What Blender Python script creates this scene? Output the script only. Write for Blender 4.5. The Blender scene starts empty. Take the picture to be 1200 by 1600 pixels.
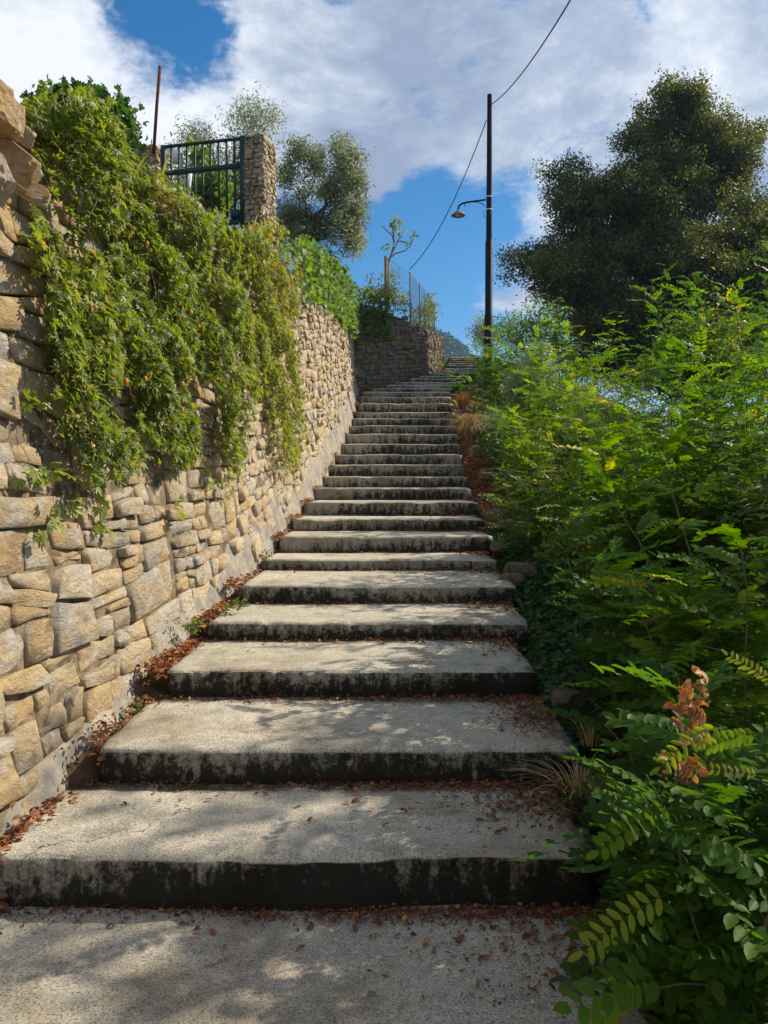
import bpy, bmesh, math, random
import numpy as np
from mathutils import Vector, Matrix, noise as mnoise
PI = math.pi
R = math.radians
random.seed(7)
rng = np.random.default_rng(7)
S = bpy.context.scene
C = S.collection

# ------------------------------------------------------------------ camera
EYE = 1.58
FPX = 1170.0
PITCH = R(1.96)
cam = bpy.data.cameras.new('camera')
camo = bpy.data.objects.new('camera', cam)
C.objects.link(camo)
camo.location = (0, 0, EYE)
camo.rotation_euler = (PI / 2 - PITCH, 0, 0)
cam.sensor_fit = 'VERTICAL'
cam.sensor_height = 24
cam.lens = FPX / 1600 * 24
cam.clip_start = 0.05
cam.clip_end = 6000
S.camera = camo

# ------------------------------------------------------------------ light
SUN_AZ = R(65)      # from +Y towards +X
SUN_EL = R(38)
S.view_settings.view_transform = 'Standard'
S.view_settings.look = 'None'
S.view_settings.gamma = 1
S.view_settings.use_curve_mapping = False
S.view_settings.exposure = 0.5
sun = bpy.data.lights.new('sun', 'SUN')
sun.energy = 5.0
sun.angle = R(0.5)
sun.color = (1.0, 0.89, 0.72)
suno = bpy.data.objects.new('sun', sun)
C.objects.link(suno)
sd = Vector((math.sin(SUN_AZ) * math.cos(SUN_EL), math.cos(SUN_AZ) * math.cos(SUN_EL), math.sin(SUN_EL)))
suno.rotation_euler = sd.to_track_quat('Z', 'Y').to_euler()
suno.location = (20, 10, 30)


def pixdir(px, py):
    x = (px - 600) / FPX
    y = (800 - py) / FPX
    v = Vector((x, math.cos(PITCH) + y * math.sin(PITCH), y * math.cos(PITCH) - math.sin(PITCH)))
    return v.normalized()


def at(px, py, Y):
    v = pixdir(px, py)
    return Vector((v.x / v.y * Y, Y, EYE + v.z / v.y * Y))


def project(P):
    """P (N,3) -> photo pixels"""
    P = np.asarray(P, float)
    dy = P[:, 1]
    dz = P[:, 2] - EYE
    c, s = math.cos(PITCH), math.sin(PITCH)
    f = dy * c - dz * s
    u = dy * s + dz * c
    return np.stack([600 + FPX * P[:, 0] / f, 800 - FPX * u / f], 1)


# ---- world: Nishita sky with procedural clouds
W = bpy.data.worlds.new('World')
S.world = W
W.use_nodes = True
nt = W.node_tree
nt.nodes.clear()


class NT:
    def __init__(s, t):
        s.t = t

    def n(s, typ, **kw):
        nd = s.t.nodes.new(typ)
        for k, v in kw.items():
            setattr(nd, k, v)
        return nd

    def l(s, a, b):
        s.t.links.new(a, b)

    def put(s, sock, v):
        if hasattr(v, 'is_output') or isinstance(v, bpy.types.NodeSocket):
            s.t.links.new(v, sock)
        else:
            sock.default_value = v

    def math(s, op, a, b=0.0, c=None, clamp=False):
        m = s.n('ShaderNodeMath', operation=op, use_clamp=clamp)
        s.put(m.inputs[0], a)
        s.put(m.inputs[1], b)
        if c is not None:
            s.put(m.inputs[2], c)
        return m.outputs[0]

    def noise(s, vec, scale, detail=4, rough=0.5, dist=0.0):
        m = s.n('ShaderNodeTexNoise')
        if vec is not None:
            s.l(vec, m.inputs['Vector'])
        m.inputs['Scale'].default_value = scale
        m.inputs['Detail'].default_value = detail
        m.inputs['Roughness'].default_value = rough
        m.inputs['Distortion'].default_value = dist
        return m.outputs['Fac']

    def ramp(s, fac, stops, interp='LINEAR'):
        m = s.n('ShaderNodeValToRGB')
        m.color_ramp.interpolation = interp
        e = m.color_ramp.elements
        while len(e) > 1:
            e.remove(e[0])
        e[0].position = stops[0][0]
        e[0].color = tuple(stops[0][1]) + (1,) if hasattr(stops[0][1], '__len__') else (stops[0][1],) * 3 + (1,)
        for p, c in stops[1:]:
            x = e.new(p)
            x.color = tuple(c) + (1,) if hasattr(c, '__len__') else (c, c, c, 1)
        s.l(fac, m.inputs[0])
        return m.outputs[0]

    def mix(s, fac, a, b, mode='MIX'):
        m = s.n('ShaderNodeMix', data_type='RGBA', blend_type=mode)
        s.put(m.inputs[0], fac)
        for sock, v in ((m.inputs[6], a), (m.inputs[7], b)):
            if isinstance(v, tuple) and len(v) == 3:
                v = v + (1,)
            s.put(sock, v)
        return m.outputs[2]

    def rangef(s, v, a, b, c=0.0, d=1.0, smooth=True):
        m = s.n('ShaderNodeMapRange', interpolation_type='SMOOTHSTEP' if smooth else 'LINEAR')
        s.put(m.inputs[0], v)
        for i, x in enumerate((a, b, c, d)):
            m.inputs[i + 1].default_value = x
        return m.outputs[0]

    def mapping(s, vec, scale=(1, 1, 1), loc=(0, 0, 0), rot=(0, 0, 0)):
        m = s.n('ShaderNodeMapping')
        s.l(vec, m.inputs[0])
        m.inputs['Scale'].default_value = scale
        m.inputs['Location'].default_value = loc
        m.inputs['Rotation'].default_value = rot
        return m.outputs[0]


w = NT(nt)
out = w.n('ShaderNodeOutputWorld')
bg = w.n('ShaderNodeBackground')
w.l(bg.outputs[0], out.inputs[0])
bg.inputs['Strength'].default_value = 0.086
sky = w.n('ShaderNodeTexSky', sky_type='NISHITA')
sky.sun_disc = False
sky.sun_elevation = SUN_EL
sky.sun_rotation = SUN_AZ
sky.air_density = 1.0
sky.dust_density = 0.3
sky.ozone_density = 3.0
sky.altitude = 300
tc = w.n('ShaderNodeTexCoord')
D = tc.outputs['Generated']
hs = w.n('ShaderNodeHueSaturation')
w.l(sky.outputs[0], hs.inputs['Color'])
hs.inputs['Saturation'].default_value = 1.4
hs.inputs['Value'].default_value = 1.05
hs.inputs['Hue'].default_value = 0.497
sky_c = hs.outputs[0]
wv = w.mapping(D, scale=(1.0, 1.0, 2.1), loc=(3.1, 1.7, 0.4))
n1 = w.noise(wv, 3.0, 12, 0.64, 0.2)
n2 = w.noise(w.mapping(D, scale=(1, 1, 1.5), loc=(9, 2, 5)), 9.0, 8, 0.62, 0.3)


def blob(px, py, r, amp):
    d = pixdir(px, py)
    m = w.n('ShaderNodeVectorMath', operation='DISTANCE')
    w.l(D, m.inputs[0])
    m.inputs[1].default_value = tuple(d)
    return w.rangef(m.outputs['Value'], 0.0, r / FPX, amp, 0.0)


cov = w.math('ADD', w.math('MULTIPLY', n1, 1.7), -0.27)
cov = w.math('ADD', cov, w.math('MULTIPLY', w.math('SUBTRACT', n2, 0.5), 0.85))
for b in ((260, 20, 190, -0.30), (345, 60, 90, -0.14), (200, 10, 80, -.12), (60, 90, 240, 0.26), (420, 60, 110, .16), (110, -30, 150, 0.12), (640, 380, 260, -0.33), (600, 520, 240, -0.40),
          (680, 300, 90, -0.15), (560, 260, 110, 0.12), (780, 250, 120, -0.05), (745, 460, 60, 0.14), (800, 420, 90, 0.10), (960, 150, 420, 0.14),
          (520, 120, 250, 0.20), (1180, 610, 180, -0.30), (860, 560, 180, -0.25)):
    cov = w.math('ADD', cov, blob(*b))
mask = w.rangef(cov, 0.42, 0.68)
# cloud tone: dense thick parts grey-blue, thin and sun-facing parts white
n3 = w.math('ADD', w.math('MULTIPLY', w.noise(w.mapping(D, scale=(1, 1, 1.8), loc=(4, 8, 1)), 4.2, 10, 0.66, 0.15), 1.5), -0.25)
tone = w.math('ADD', n3, blob(70, 90, 330, 0.30))
tone = w.math('ADD', tone, blob(620, 160, 330, -0.10))
tone = w.math('ADD', tone, blob(1050, 120, 320, 0.05))
ccol = w.ramp(tone, [(0.30, (2.9, 3.5, 4.7)), (0.46, (4.2, 4.8, 5.9)), (0.60, (6.3, 6.8, 7.5)), (0.74, (8.6, 8.8, 9.2))])
fin = w.mix(w.math('MULTIPLY', mask, 0.95), sky_c, ccol)
w.l(fin, bg.inputs['Color'])

# ------------------------------------------------------------------ helpers


def tag(o, label=None, cat=None, group=None, kind=None):
    if label: o['label'] = label
    if cat: o['category'] = cat
    if group: o['group'] = group
    if kind: o['kind'] = kind
    return o


def empty(name, loc=(0, 0, 0), **kw):
    o = bpy.data.objects.new(name, None)
    o.empty_display_size = 0.2
    C.objects.link(o)
    o.location = loc
    tag(o, **kw)
    return o


def link(name, me, parent=None, world=True, **kw):
    o = bpy.data.objects.new(name, me)
    C.objects.link(o)
    if parent is not None:
        o.parent = parent
        if world:   # mesh built in world coordinates
            q = Vector((0, 0, 0))
            p = parent
            while p is not None:
                q += p.location
                p = p.parent
            o.location = -q
    tag(o, **kw)
    return o


def mesh_np(name, V, F, mats, tint=None, smooth=False):
    """V (N,3), F (M,k) uniform faces"""
    V = np.asarray(V, np.float32)
    F = np.asarray(F, np.int32)
    me = bpy.data.meshes.new(name)
    M, k = F.shape
    me.vertices.add(len(V))
    me.vertices.foreach_set('co', V.ravel())
    me.loops.add(M * k)
    me.loops.foreach_set('vertex_index', F.ravel())
    me.polygons.add(M)
    me.polygons.foreach_set('loop_start', np.arange(0, M * k, k, dtype=np.int32))
    me.update(calc_edges=True)
    if smooth:
        me.polygons.foreach_set('use_smooth', np.ones(M, bool))
    if tint is not None:
        a = me.attributes.new('tint', 'FLOAT', 'POINT')
        a.data.foreach_set('value', np.asarray(tint, np.float32))
    for m in (mats if isinstance(mats, (list, tuple)) else [mats]):
        me.materials.append(m)
    return me


class MB:
    """collects triangles / quads, all written as triangles"""
    def __init__(s):
        s.v, s.f, s.t, s.n = [], [], [], 0

    def add(s, V, F, t=0.5):
        V = np.asarray(V, float).reshape(-1, 3)
        for f in F:
            f = [i + s.n for i in f]
            for j in range(1, len(f) - 1):
                s.f.append((f[0], f[j], f[j + 1]))
        s.v.append(V)
        s.t.append(np.full(len(V), t) if np.isscalar(t) else np.asarray(t))
        s.n += len(V)

    def addtri(s, V, F, t):
        s.v.append(np.asarray(V, float))
        s.f.extend((np.asarray(F) + s.n).tolist())
        s.t.append(np.full(len(V), t) if np.isscalar(t) else np.asarray(t))
        s.n += len(V)

    def mesh(s, name, mat, smooth=False):
        return mesh_np(name, np.concatenate(s.v), np.array(s.f), mat, np.concatenate(s.t), smooth)

    def box(s, c, h, M=None, t=0.5):
        c = np.array(c, float)
        h = np.array(h, float)
        V = np.array([[x, y, z] for x in (-1, 1) for y in (-1, 1) for z in (-1, 1)], float) * h
        if M is not None:
            V = V @ np.array(M).T
        s.add(V + c, [(0, 1, 3, 2), (4, 6, 7, 5), (0, 4, 5, 1), (2, 3, 7, 6), (0, 2, 6, 4), (1, 5, 7, 3)], t)

    def tube(s, pts, r, n=6, t=0.5, cap=True):
        pts = [np.array(p, float) for p in pts]
        k = len(pts)
        r = [r] * k if np.isscalar(r) else list(r)
        rings = []
        prev = None
        for i in range(k):
            d = pts[min(i + 1, k - 1)] - pts[max(i - 1, 0)]
            d = d / (np.linalg.norm(d) + 1e-9)
            if prev is None:
                a = np.cross(d, [0, 0, 1]) if abs(d[2]) < 0.9 else np.cross(d, [1, 0, 0])
            else:
                a = prev - d * np.dot(prev, d)
            a = a / (np.linalg.norm(a) + 1e-9)
            prev = a
            b = np.cross(d, a)
            ang = np.arange(n) * 2 * PI / n
            rings.append(pts[i] + r[i] * (np.cos(ang)[:, None] * a + np.sin(ang)[:, None] * b))
        F = []
        for i in range(k - 1):
            for j in range(n):
                j2 = (j + 1) % n
                F.append((i * n + j, i * n + j2, (i + 1) * n + j2, (i + 1) * n + j))
        if cap:
            F.append(tuple(range(n))[::-1])
            F.append(tuple((k - 1) * n + j for j in range(n)))
        s.add(np.concatenate(rings), F, t)

    def lathe(s, c, prof, n=16, t=0.5):
        V = []
        for r, z in prof:
            for j in range(n):
                a = j * 2 * PI / n
                V.append((c[0] + r * math.cos(a), c[1] + r * math.sin(a), c[2] + z))
        F = []
        for i in range(len(prof) - 1):
            for j in range(n):
                j2 = (j + 1) % n
                F.append((i * n + j, i * n + j2, (i + 1) * n + j2, (i + 1) * n + j))
        s.add(V, F, t)


def fb(x, y, z=0.0, o=4):
    return mnoise.fractal(Vector((x, y, z)), 1.0, 2.0, o)


# ------------------------------------------------------------------ materials
def newmat(name):
    m = bpy.data.materials.new(name)
    m.use_nodes = True
    m.node_tree.nodes.clear()
    t = NT(m.node_tree)
    o = t.n('ShaderNodeOutputMaterial')
    return m, t, o


def principled(t, o, col, rough=0.8, spec=0.3, bump=None, bs=0.5, bd=0.01, metal=0.0):
    p = t.n('ShaderNodeBsdfPrincipled')
    if isinstance(col, tuple):
        col = col + (1,)
    t.put(p.inputs['Base Color'], col)
    t.put(p.inputs['Roughness'], rough)
    t.put(p.inputs['Specular IOR Level'], spec)
    t.put(p.inputs['Metallic'], metal)
    if bump is not None:
        b = t.n('ShaderNodeBump')
        b.inputs['Strength'].default_value = bs
        b.inputs['Distance'].default_value = bd
        t.l(bump, b.inputs['Height'])
        t.l(b.outputs[0], p.inputs['Normal'])
    t.l(p.outputs[0], o.inputs[0])
    return p


def leafmat(name, stops, trans=0.45, rough=0.5, tcol=None, spec=0.3):
    m, t, o = newmat(name)
    a = t.n('ShaderNodeAttribute', attribute_name='tint')
    g = t.n('ShaderNodeNewGeometry')
    nz = t.noise(g.outputs['Position'], 1.7, 3)
    nz2 = t.noise(g.outputs['Position'], 60, 2)
    f = t.math('ADD', a.outputs['Fac'], t.math('MULTIPLY', t.math('SUBTRACT', nz, 0.5), 0.5))
    f = t.math('ADD', f, t.math('MULTIPLY', t.math('SUBTRACT', nz2, 0.5), 0.12))
    col = t.ramp(f, stops)
    p = t.n('ShaderNodeBsdfPrincipled')
    t.l(col, p.inputs['Base Color'])
    p.inputs['Roughness'].default_value = rough
    p.inputs['Specular IOR Level'].default_value = spec
    tr = t.n('ShaderNodeBsdfTranslucent')
    tcx = t.mix(1.0, col, tcol or (1.0, 1.0, 0.45), 'MULTIPLY')
    hs = t.n('ShaderNodeHueSaturation')
    hs.inputs['Value'].default_value = 1.9
    hs.inputs['Saturation'].default_value = 1.05
    t.l(tcx, hs.inputs['Color'])
    t.l(hs.outputs[0], tr.inputs['Color'])
    mx = t.n('ShaderNodeMixShader')
    mx.inputs[0].default_value = trans
    t.l(p.outputs[0], mx.inputs[1])
    t.l(tr.outputs[0], mx.inputs[2])
    t.l(mx.outputs[0], o.inputs[0])
    return m


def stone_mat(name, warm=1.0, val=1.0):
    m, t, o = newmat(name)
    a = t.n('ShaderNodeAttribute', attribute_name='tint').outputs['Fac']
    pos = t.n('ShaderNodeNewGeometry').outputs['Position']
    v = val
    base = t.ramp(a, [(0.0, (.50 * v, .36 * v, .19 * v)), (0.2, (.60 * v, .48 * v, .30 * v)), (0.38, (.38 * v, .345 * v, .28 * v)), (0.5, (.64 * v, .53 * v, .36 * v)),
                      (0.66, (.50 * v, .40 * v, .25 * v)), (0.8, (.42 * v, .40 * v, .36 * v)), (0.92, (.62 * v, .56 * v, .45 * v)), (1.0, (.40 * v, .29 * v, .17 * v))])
    big = t.noise(pos, 5.0, 6, 0.6, 0.4)
    fine = t.noise(pos, 42.0, 6, 0.65)
    c = t.mix(t.rangef(big, 0.40, 0.66), base, t.mix(0.6, base, (.60 * v, .41 * v, .19 * v)))
    c = t.mix(t.math('MULTIPLY', t.rangef(t.noise(t.mapping(pos, loc=(3, 5, 1)), 7.0, 8, 0.68), 0.50, 0.62), 0.7), c, (.56 * v, .54 * v, .50 * v))
    c = t.mix(t.math('MULTIPLY', t.rangef(t.noise(t.mapping(pos, loc=(8, 1, 9)), 4.2, 8, 0.7, .4), 0.56, 0.68), 0.75), c, (.20 * v, .15 * v, .09 * v))
    c = t.mix(t.rangef(fine, 0.3, 0.7, 0.0, 0.85), c, t.mix(1.0, c, (1.25, 1.22, 1.18), 'MULTIPLY'))
    c = t.mix(t.rangef(t.noise(pos, 110.0, 4, 0.7), 0.56, 0.70, 0.0, .6), c, t.mix(1.0, c, (.35, .32, .28), 'MULTIPLY'))
    # orange lichen, rare
    lich = t.math('MULTIPLY', t.rangef(t.noise(t.mapping(pos, loc=(1, 4, 2)), 2.4, 2), 0.64, 0.70), t.rangef(t.noise(pos, 26.0, 5, .7), 0.50, 0.56))
    c = t.mix(lich, c, (.62, .30, .05))
    bump = t.math('ADD', t.math('MULTIPLY', t.noise(t.mapping(pos, scale=(1, 1, 2.2)), 11.0, 10, 0.72, .8), 1.5), t.math('MULTIPLY', fine, 0.45))
    vor = t.n('ShaderNodeTexVoronoi')
    wob = t.n('ShaderNodeTexNoise')
    t.l(pos, wob.inputs['Vector'])
    wob.inputs['Scale'].default_value = 9
    va = t.n('ShaderNodeVectorMath', operation='MULTIPLY_ADD')
    t.l(wob.outputs['Color'], va.inputs[0])
    va.inputs[1].default_value = (.14, .14, .14)
    t.l(pos, va.inputs[2])
    t.l(va.outputs[0], vor.inputs['Vector'])
    vor.inputs['Scale'].default_value = 9
    bump = t.math('ADD', bump, t.math('MULTIPLY', vor.outputs['Distance'], .55))
    principled(t, o, c, 0.9, 0.15, bump, 0.95, 0.028)
    return m


def concrete_mat():
    m, t, o = newmat('weathered_concrete')
    g = t.n('ShaderNodeNewGeometry')
    pos = g.outputs['Position']
    a = t.n('ShaderNodeAttribute', attribute_name='tint').outputs['Fac']   # 0 tread .. 1 foot of riser
    big = t.noise(pos, 2.2, 6, 0.6, 0.2)
    med = t.noise(pos, 14.0, 7, 0.7)
    fine = t.noise(pos, 190.0, 5, 0.75)
    c = t.ramp(big, [(0.3, (.50, .455, .36)), (0.5, (.62, .565, .45)), (0.7, (.70, .64, .52))])
    c = t.mix(t.rangef(med, 0.42, 0.66, 0, 0.55), c, (.30, .275, .235))
    c = t.mix(t.rangef(t.noise(pos, 80.0, 5, .8), 0.50, 0.64, 0, 0.85), c, (.80, .75, .64))
    c = t.mix(t.rangef(t.noise(pos, 120.0, 6, .8), 0.50, 0.60, 0, 0.85), c, (.12, .105, .085))
    # dark algae on the risers: streaked, heavier towards the foot
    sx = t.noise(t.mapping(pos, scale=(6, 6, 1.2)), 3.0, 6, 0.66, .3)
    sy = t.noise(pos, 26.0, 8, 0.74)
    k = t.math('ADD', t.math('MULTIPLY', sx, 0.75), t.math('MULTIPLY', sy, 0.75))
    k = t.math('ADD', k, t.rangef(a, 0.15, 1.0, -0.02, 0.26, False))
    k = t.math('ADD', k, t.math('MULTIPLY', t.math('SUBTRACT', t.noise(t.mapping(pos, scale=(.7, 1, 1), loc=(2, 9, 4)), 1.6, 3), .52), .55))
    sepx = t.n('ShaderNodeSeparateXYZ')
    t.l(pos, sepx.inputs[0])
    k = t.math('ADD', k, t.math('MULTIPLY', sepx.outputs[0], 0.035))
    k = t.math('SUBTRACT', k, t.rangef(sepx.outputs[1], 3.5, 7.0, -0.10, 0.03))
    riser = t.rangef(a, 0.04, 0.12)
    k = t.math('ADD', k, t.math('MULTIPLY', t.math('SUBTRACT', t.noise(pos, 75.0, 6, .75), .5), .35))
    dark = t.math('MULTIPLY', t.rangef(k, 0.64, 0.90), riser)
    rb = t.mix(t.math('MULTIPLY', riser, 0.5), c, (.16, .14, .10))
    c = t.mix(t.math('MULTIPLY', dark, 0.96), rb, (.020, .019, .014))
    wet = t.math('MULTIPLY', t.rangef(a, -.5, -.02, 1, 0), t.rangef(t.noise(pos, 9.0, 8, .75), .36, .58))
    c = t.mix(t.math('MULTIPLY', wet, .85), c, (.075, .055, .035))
    crk = t.n('ShaderNodeTexVoronoi', feature='DISTANCE_TO_EDGE')
    cw = t.n('ShaderNodeTexNoise')
    t.l(pos, cw.inputs['Vector'])
    cw.inputs['Scale'].default_value = 5
    cw.inputs['Detail'].default_value = 6
    cv = t.n('ShaderNodeVectorMath', operation='MULTIPLY_ADD')
    t.l(cw.outputs['Color'], cv.inputs[0])
    cv.inputs[1].default_value = (.5, .5, .5)
    t.l(pos, cv.inputs[2])
    t.l(cv.outputs[0], crk.inputs['Vector'])
    crk.inputs['Scale'].default_value = .8
    cr = t.math('MULTIPLY', t.rangef(crk.outputs['Distance'], .0, .006, 1, 0), t.rangef(t.noise(pos, 1.1, 2), .48, .56))
    c = t.mix(t.math('MULTIPLY', cr, .8), c, (.04, .035, .028))
    bump = t.math('ADD', t.math('MULTIPLY', fine, 0.8), t.math('MULTIPLY', t.noise(pos, 60.0, 6, .7), 1.0))
    stain = t.rangef(t.noise(t.mapping(pos, loc=(5, 2, 7)), 1.5, 7, .68, .5), .48, .62, 0, .6)
    c = t.mix(stain, c, t.mix(1.0, c, (.60, .54, .45), 'MULTIPLY'))
    principled(t, o, c, 0.93, 0.1, bump, 0.7, 0.010)
    return m


def simple_mat(name, c1, c2, scale=8, rough=.9, bd=.01, spec=.15, detail=6, metal=0.0, bs=.6, scale2=None):
    m, t, o = newmat(name)
    pos = t.n('ShaderNodeNewGeometry').outputs['Position']
    nz = t.noise(pos, scale, detail, .65, .2)
    nz2 = t.noise(pos, scale2 or scale * 7, detail, .65)
    c = t.mix(t.rangef(t.math('ADD', t.math('MULTIPLY', nz, .7), t.math('MULTIPLY', nz2, .3)), .38, .62), c1, c2)
    principled(t, o, c, rough, spec, nz2, bs, bd, metal)
    return m


M = {}
M['stone'] = stone_mat('limestone_rubble', val=.84)
M['stone_darkened'] = stone_mat('shade_darkened_limestone', val=.30)  # tan stone darkened to carry the far wall's shade; bank rocks share it
M['concrete'] = concrete_mat()
M['mortar'] = simple_mat('earthy_mortar', (.09, .065, .04), (.26, .20, .135), 14)
M['plaster'] = simple_mat('old_render', (.38, .33, .26), (.20, .19, .17), 5.0, bd=.03, scale2=22)
M['soil'] = simple_mat('dark_soil', (.055, .035, .018), (.13, .08, .04), 6, bd=.03)
M['terrace'] = simple_mat('grassy_soil', (.07, .09, .03), (.13, .10, .05), 2, bd=.03)
M['hill'] = simple_mat('hill_forest_floor', (.03, .05, .02), (.05, .07, .03), .1)
M['bark'] = simple_mat('bark', (.07, .05, .035), (.17, .13, .09), 18, bd=.02)
M['stem'] = simple_mat('green_brown_stem', (.11, .09, .04), (.16, .12, .07), 18, bd=.003)
M['deadwood'] = simple_mat('dry_twig', (.26, .19, .12), (.36, .28, .19), 25, bd=.003)
M['gate'] = simple_mat('green_paint', (.004, .03, .024), (.008, .045, .036), 20, rough=.55, bd=.002, spec=.5)
M['rust'] = simple_mat('rust', (.10, .035, .02), (.20, .08, .045), 30, bd=.003)
M['pole'] = simple_mat('dark_blue_black_paint', (.006, .007, .018), (.012, .014, .03), 12, rough=.6, bd=.001, spec=.12)
M['shade_in'] = simple_mat('lamp_enamel', (.20, .17, .14), (.28, .25, .2), 12, rough=.5, bd=.001)
M['glass'] = simple_mat('frosted_glass', (.5, .42, .33), (.55, .48, .4), 12, rough=.3, bd=.001, spec=.5)
M['white'] = simple_mat('white_plastic', (.66, .67, .68), (.74, .75, .76), 12, rough=.5, bd=.001)
M['cable'] = simple_mat('black_cable', (.01, .01, .01), (.02, .02, .02), 12, rough=.6, bd=.001)
M['wire'] = simple_mat('galvanised_wire', (.06, .075, .07), (.10, .12, .115), 12, rough=.5, bd=.001)
M['wood'] = simple_mat('grey_wood_post', (.15, .10, .06), (.28, .2, .13), 20, bd=.006)
M['board'] = simple_mat('pale_blue_board', (.50, .60, .70), (.62, .70, .78), 5, rough=.5, bd=.001)
M['fruit'] = simple_mat('orange_fruit', (.52, .20, .04), (.60, .30, .08), 12, rough=.5, bd=.001)
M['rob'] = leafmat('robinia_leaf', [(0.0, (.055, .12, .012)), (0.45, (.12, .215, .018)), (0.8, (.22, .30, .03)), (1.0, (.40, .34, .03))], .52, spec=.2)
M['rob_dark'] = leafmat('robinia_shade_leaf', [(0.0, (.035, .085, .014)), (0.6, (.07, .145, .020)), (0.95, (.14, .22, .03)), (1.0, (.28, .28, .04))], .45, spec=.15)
M['vine'] = leafmat('passion_vine_leaf', [(0.0, (.06, .10, .02)), (0.5, (.16, .215, .04)), (0.85, (.28, .31, .06)), (1.0, (.36, .24, .06))], .38, rough=.45, spec=.35)
M['vine_y'] = leafmat('creeper_leaf', [(0.0, (.09, .13, .025)), (0.5, (.17, .20, .035)), (0.9, (.26, .23, .045)), (1.0, (.34, .20, .06))], .40)
M['ivy'] = leafmat('ivy_leaf', [(0.0, (.018, .06, .018)), (0.6, (.05, .12, .03)), (1.0, (.11, .17, .04))], .32, rough=.5, spec=.2)
M['ivy_l'] = leafmat('climber_leaf', [(0.0, (.06, .13, .03)), (0.6, (.12, .20, .04)), (1.0, (.24, .27, .06))], .4, rough=.5, spec=.2)
M['oak'] = leafmat('holm_oak_leaf', [(0.0, (.025, .042, .012)), (0.5, (.08, .10, .028)), (1.0, (.24, .24, .06))], .28, rough=.5, spec=.3)
M['olive'] = leafmat('olive_leaf', [(0.0, (.10, .125, .075)), (0.5, (.19, .22, .14)), (1.0, (.38, .40, .28))], .42, rough=.45, tcol=(1, 1, .7))
M['silver'] = leafmat('silver_leaf', [(0.0, (.16, .22, .15)), (1.0, (.36, .42, .33))], .25, tcol=(1, 1, .9))
M['dry'] = leafmat('dead_leaf', [(0.0, (.10, .035, .018)), (0.4, (.24, .09, .04)), (0.75, (.38, .17, .07)), (1.0, (.50, .30, .13))], .2, rough=.6, tcol=(1, .8, .5))
M['straw'] = leafmat('dry_grass', [(0.0, (.30, .19, .08)), (0.5, (.46, .33, .15)), (1.0, (.58, .46, .26))], .3, tcol=(1, .9, .6))
M['grass'] = leafmat('grass_blade', [(0.0, (.07, .13, .025)), (0.6, (.14, .20, .04)), (1.0, (.36, .32, .10))], .4)
M['far'] = leafmat('far_foliage', [(0.0, (.03, .06, .02)), (0.6, (.05, .085, .03)), (1.0, (.09, .12, .04))], .1)


# ------------------------------------------------------------------ leaves
def tpl(outline, mid=None):
    pass


def leaf_oval(l=1.0, wd=.5, fold=.12, droop=.1):
    """oval leaf folded on the midrib, pointing +Y, face up +Z"""
    ys_ = [.14, .45, .80]
    ws = [.34, .50, .36]
    V = [(0, 0, 0), (0, .5 * l, 0.02 * l), (0, l, -droop * l)]
    for sg in (-1, 1):
        for y, w_ in zip(ys_, ws):
            V.append((sg * w_ * wd, y * l, fold * wd - droop * l * y * y))
    F = [(0, 1, 3), (3, 1, 4), (4, 1, 5), (5, 1, 2), (0, 6, 1), (6, 7, 1), (7, 8, 1), (8, 2, 1)]
    return np.array(V), np.array(F)


def leaf_slim(l=1.0, wd=.3, fold=.05):
    V = np.array([(0, 0, 0), (-.5 * wd, .5 * l, fold), (0, l, -.05 * l), (.5 * wd, .5 * l, fold)])
    F = np.array([(0, 2, 1), (0, 3, 2)])
    return V, F


def leaf_palmate(n=5, l=1.0, wd=.26, spread=75):
    Vs, Fs = [], []
    for i in range(n):
        a = R(-spread + 2 * spread * i / (n - 1))
        ll = l * (1 - .35 * abs(i - (n - 1) / 2) / ((n - 1) / 2))
        c, s = math.cos(a), math.sin(a)
        v = np.array([(0, 0, 0), (-.5 * wd * l, .55 * ll, .04 * l), (0, ll, -.08 * l), (.5 * wd * l, .55 * ll, .04 * l)])
        r = np.array([[c, s, 0], [-s, c, 0], [0, 0, 1]])
        Fs.append(np.array([(0, 2, 1), (0, 3, 2)]) + 4 * i)
        Vs.append(v @ r.T)
    return np.concatenate(Vs), np.concatenate(Fs)


def leaf_ivy(l=1.0):
    pts = [(0, 0), (-.34, -.1), (-.52, .18), (-.30, .32), (-.34, .62), (-.10, .62), (0, 1.0), (.10, .62), (.34, .62), (.30, .32), (.52, .18), (.34, -.1)]
    V = [(0, .3, 0.0)] + [(x, y, .10 * (abs(x)) - .12 * max(0, y - .5)) for x, y in pts]
    F = [(0, i + 1, (i + 1) % 12 + 1) for i in range(12)]
    return np.array(V) * l, np.array(F)[:, ::-1]


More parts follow.
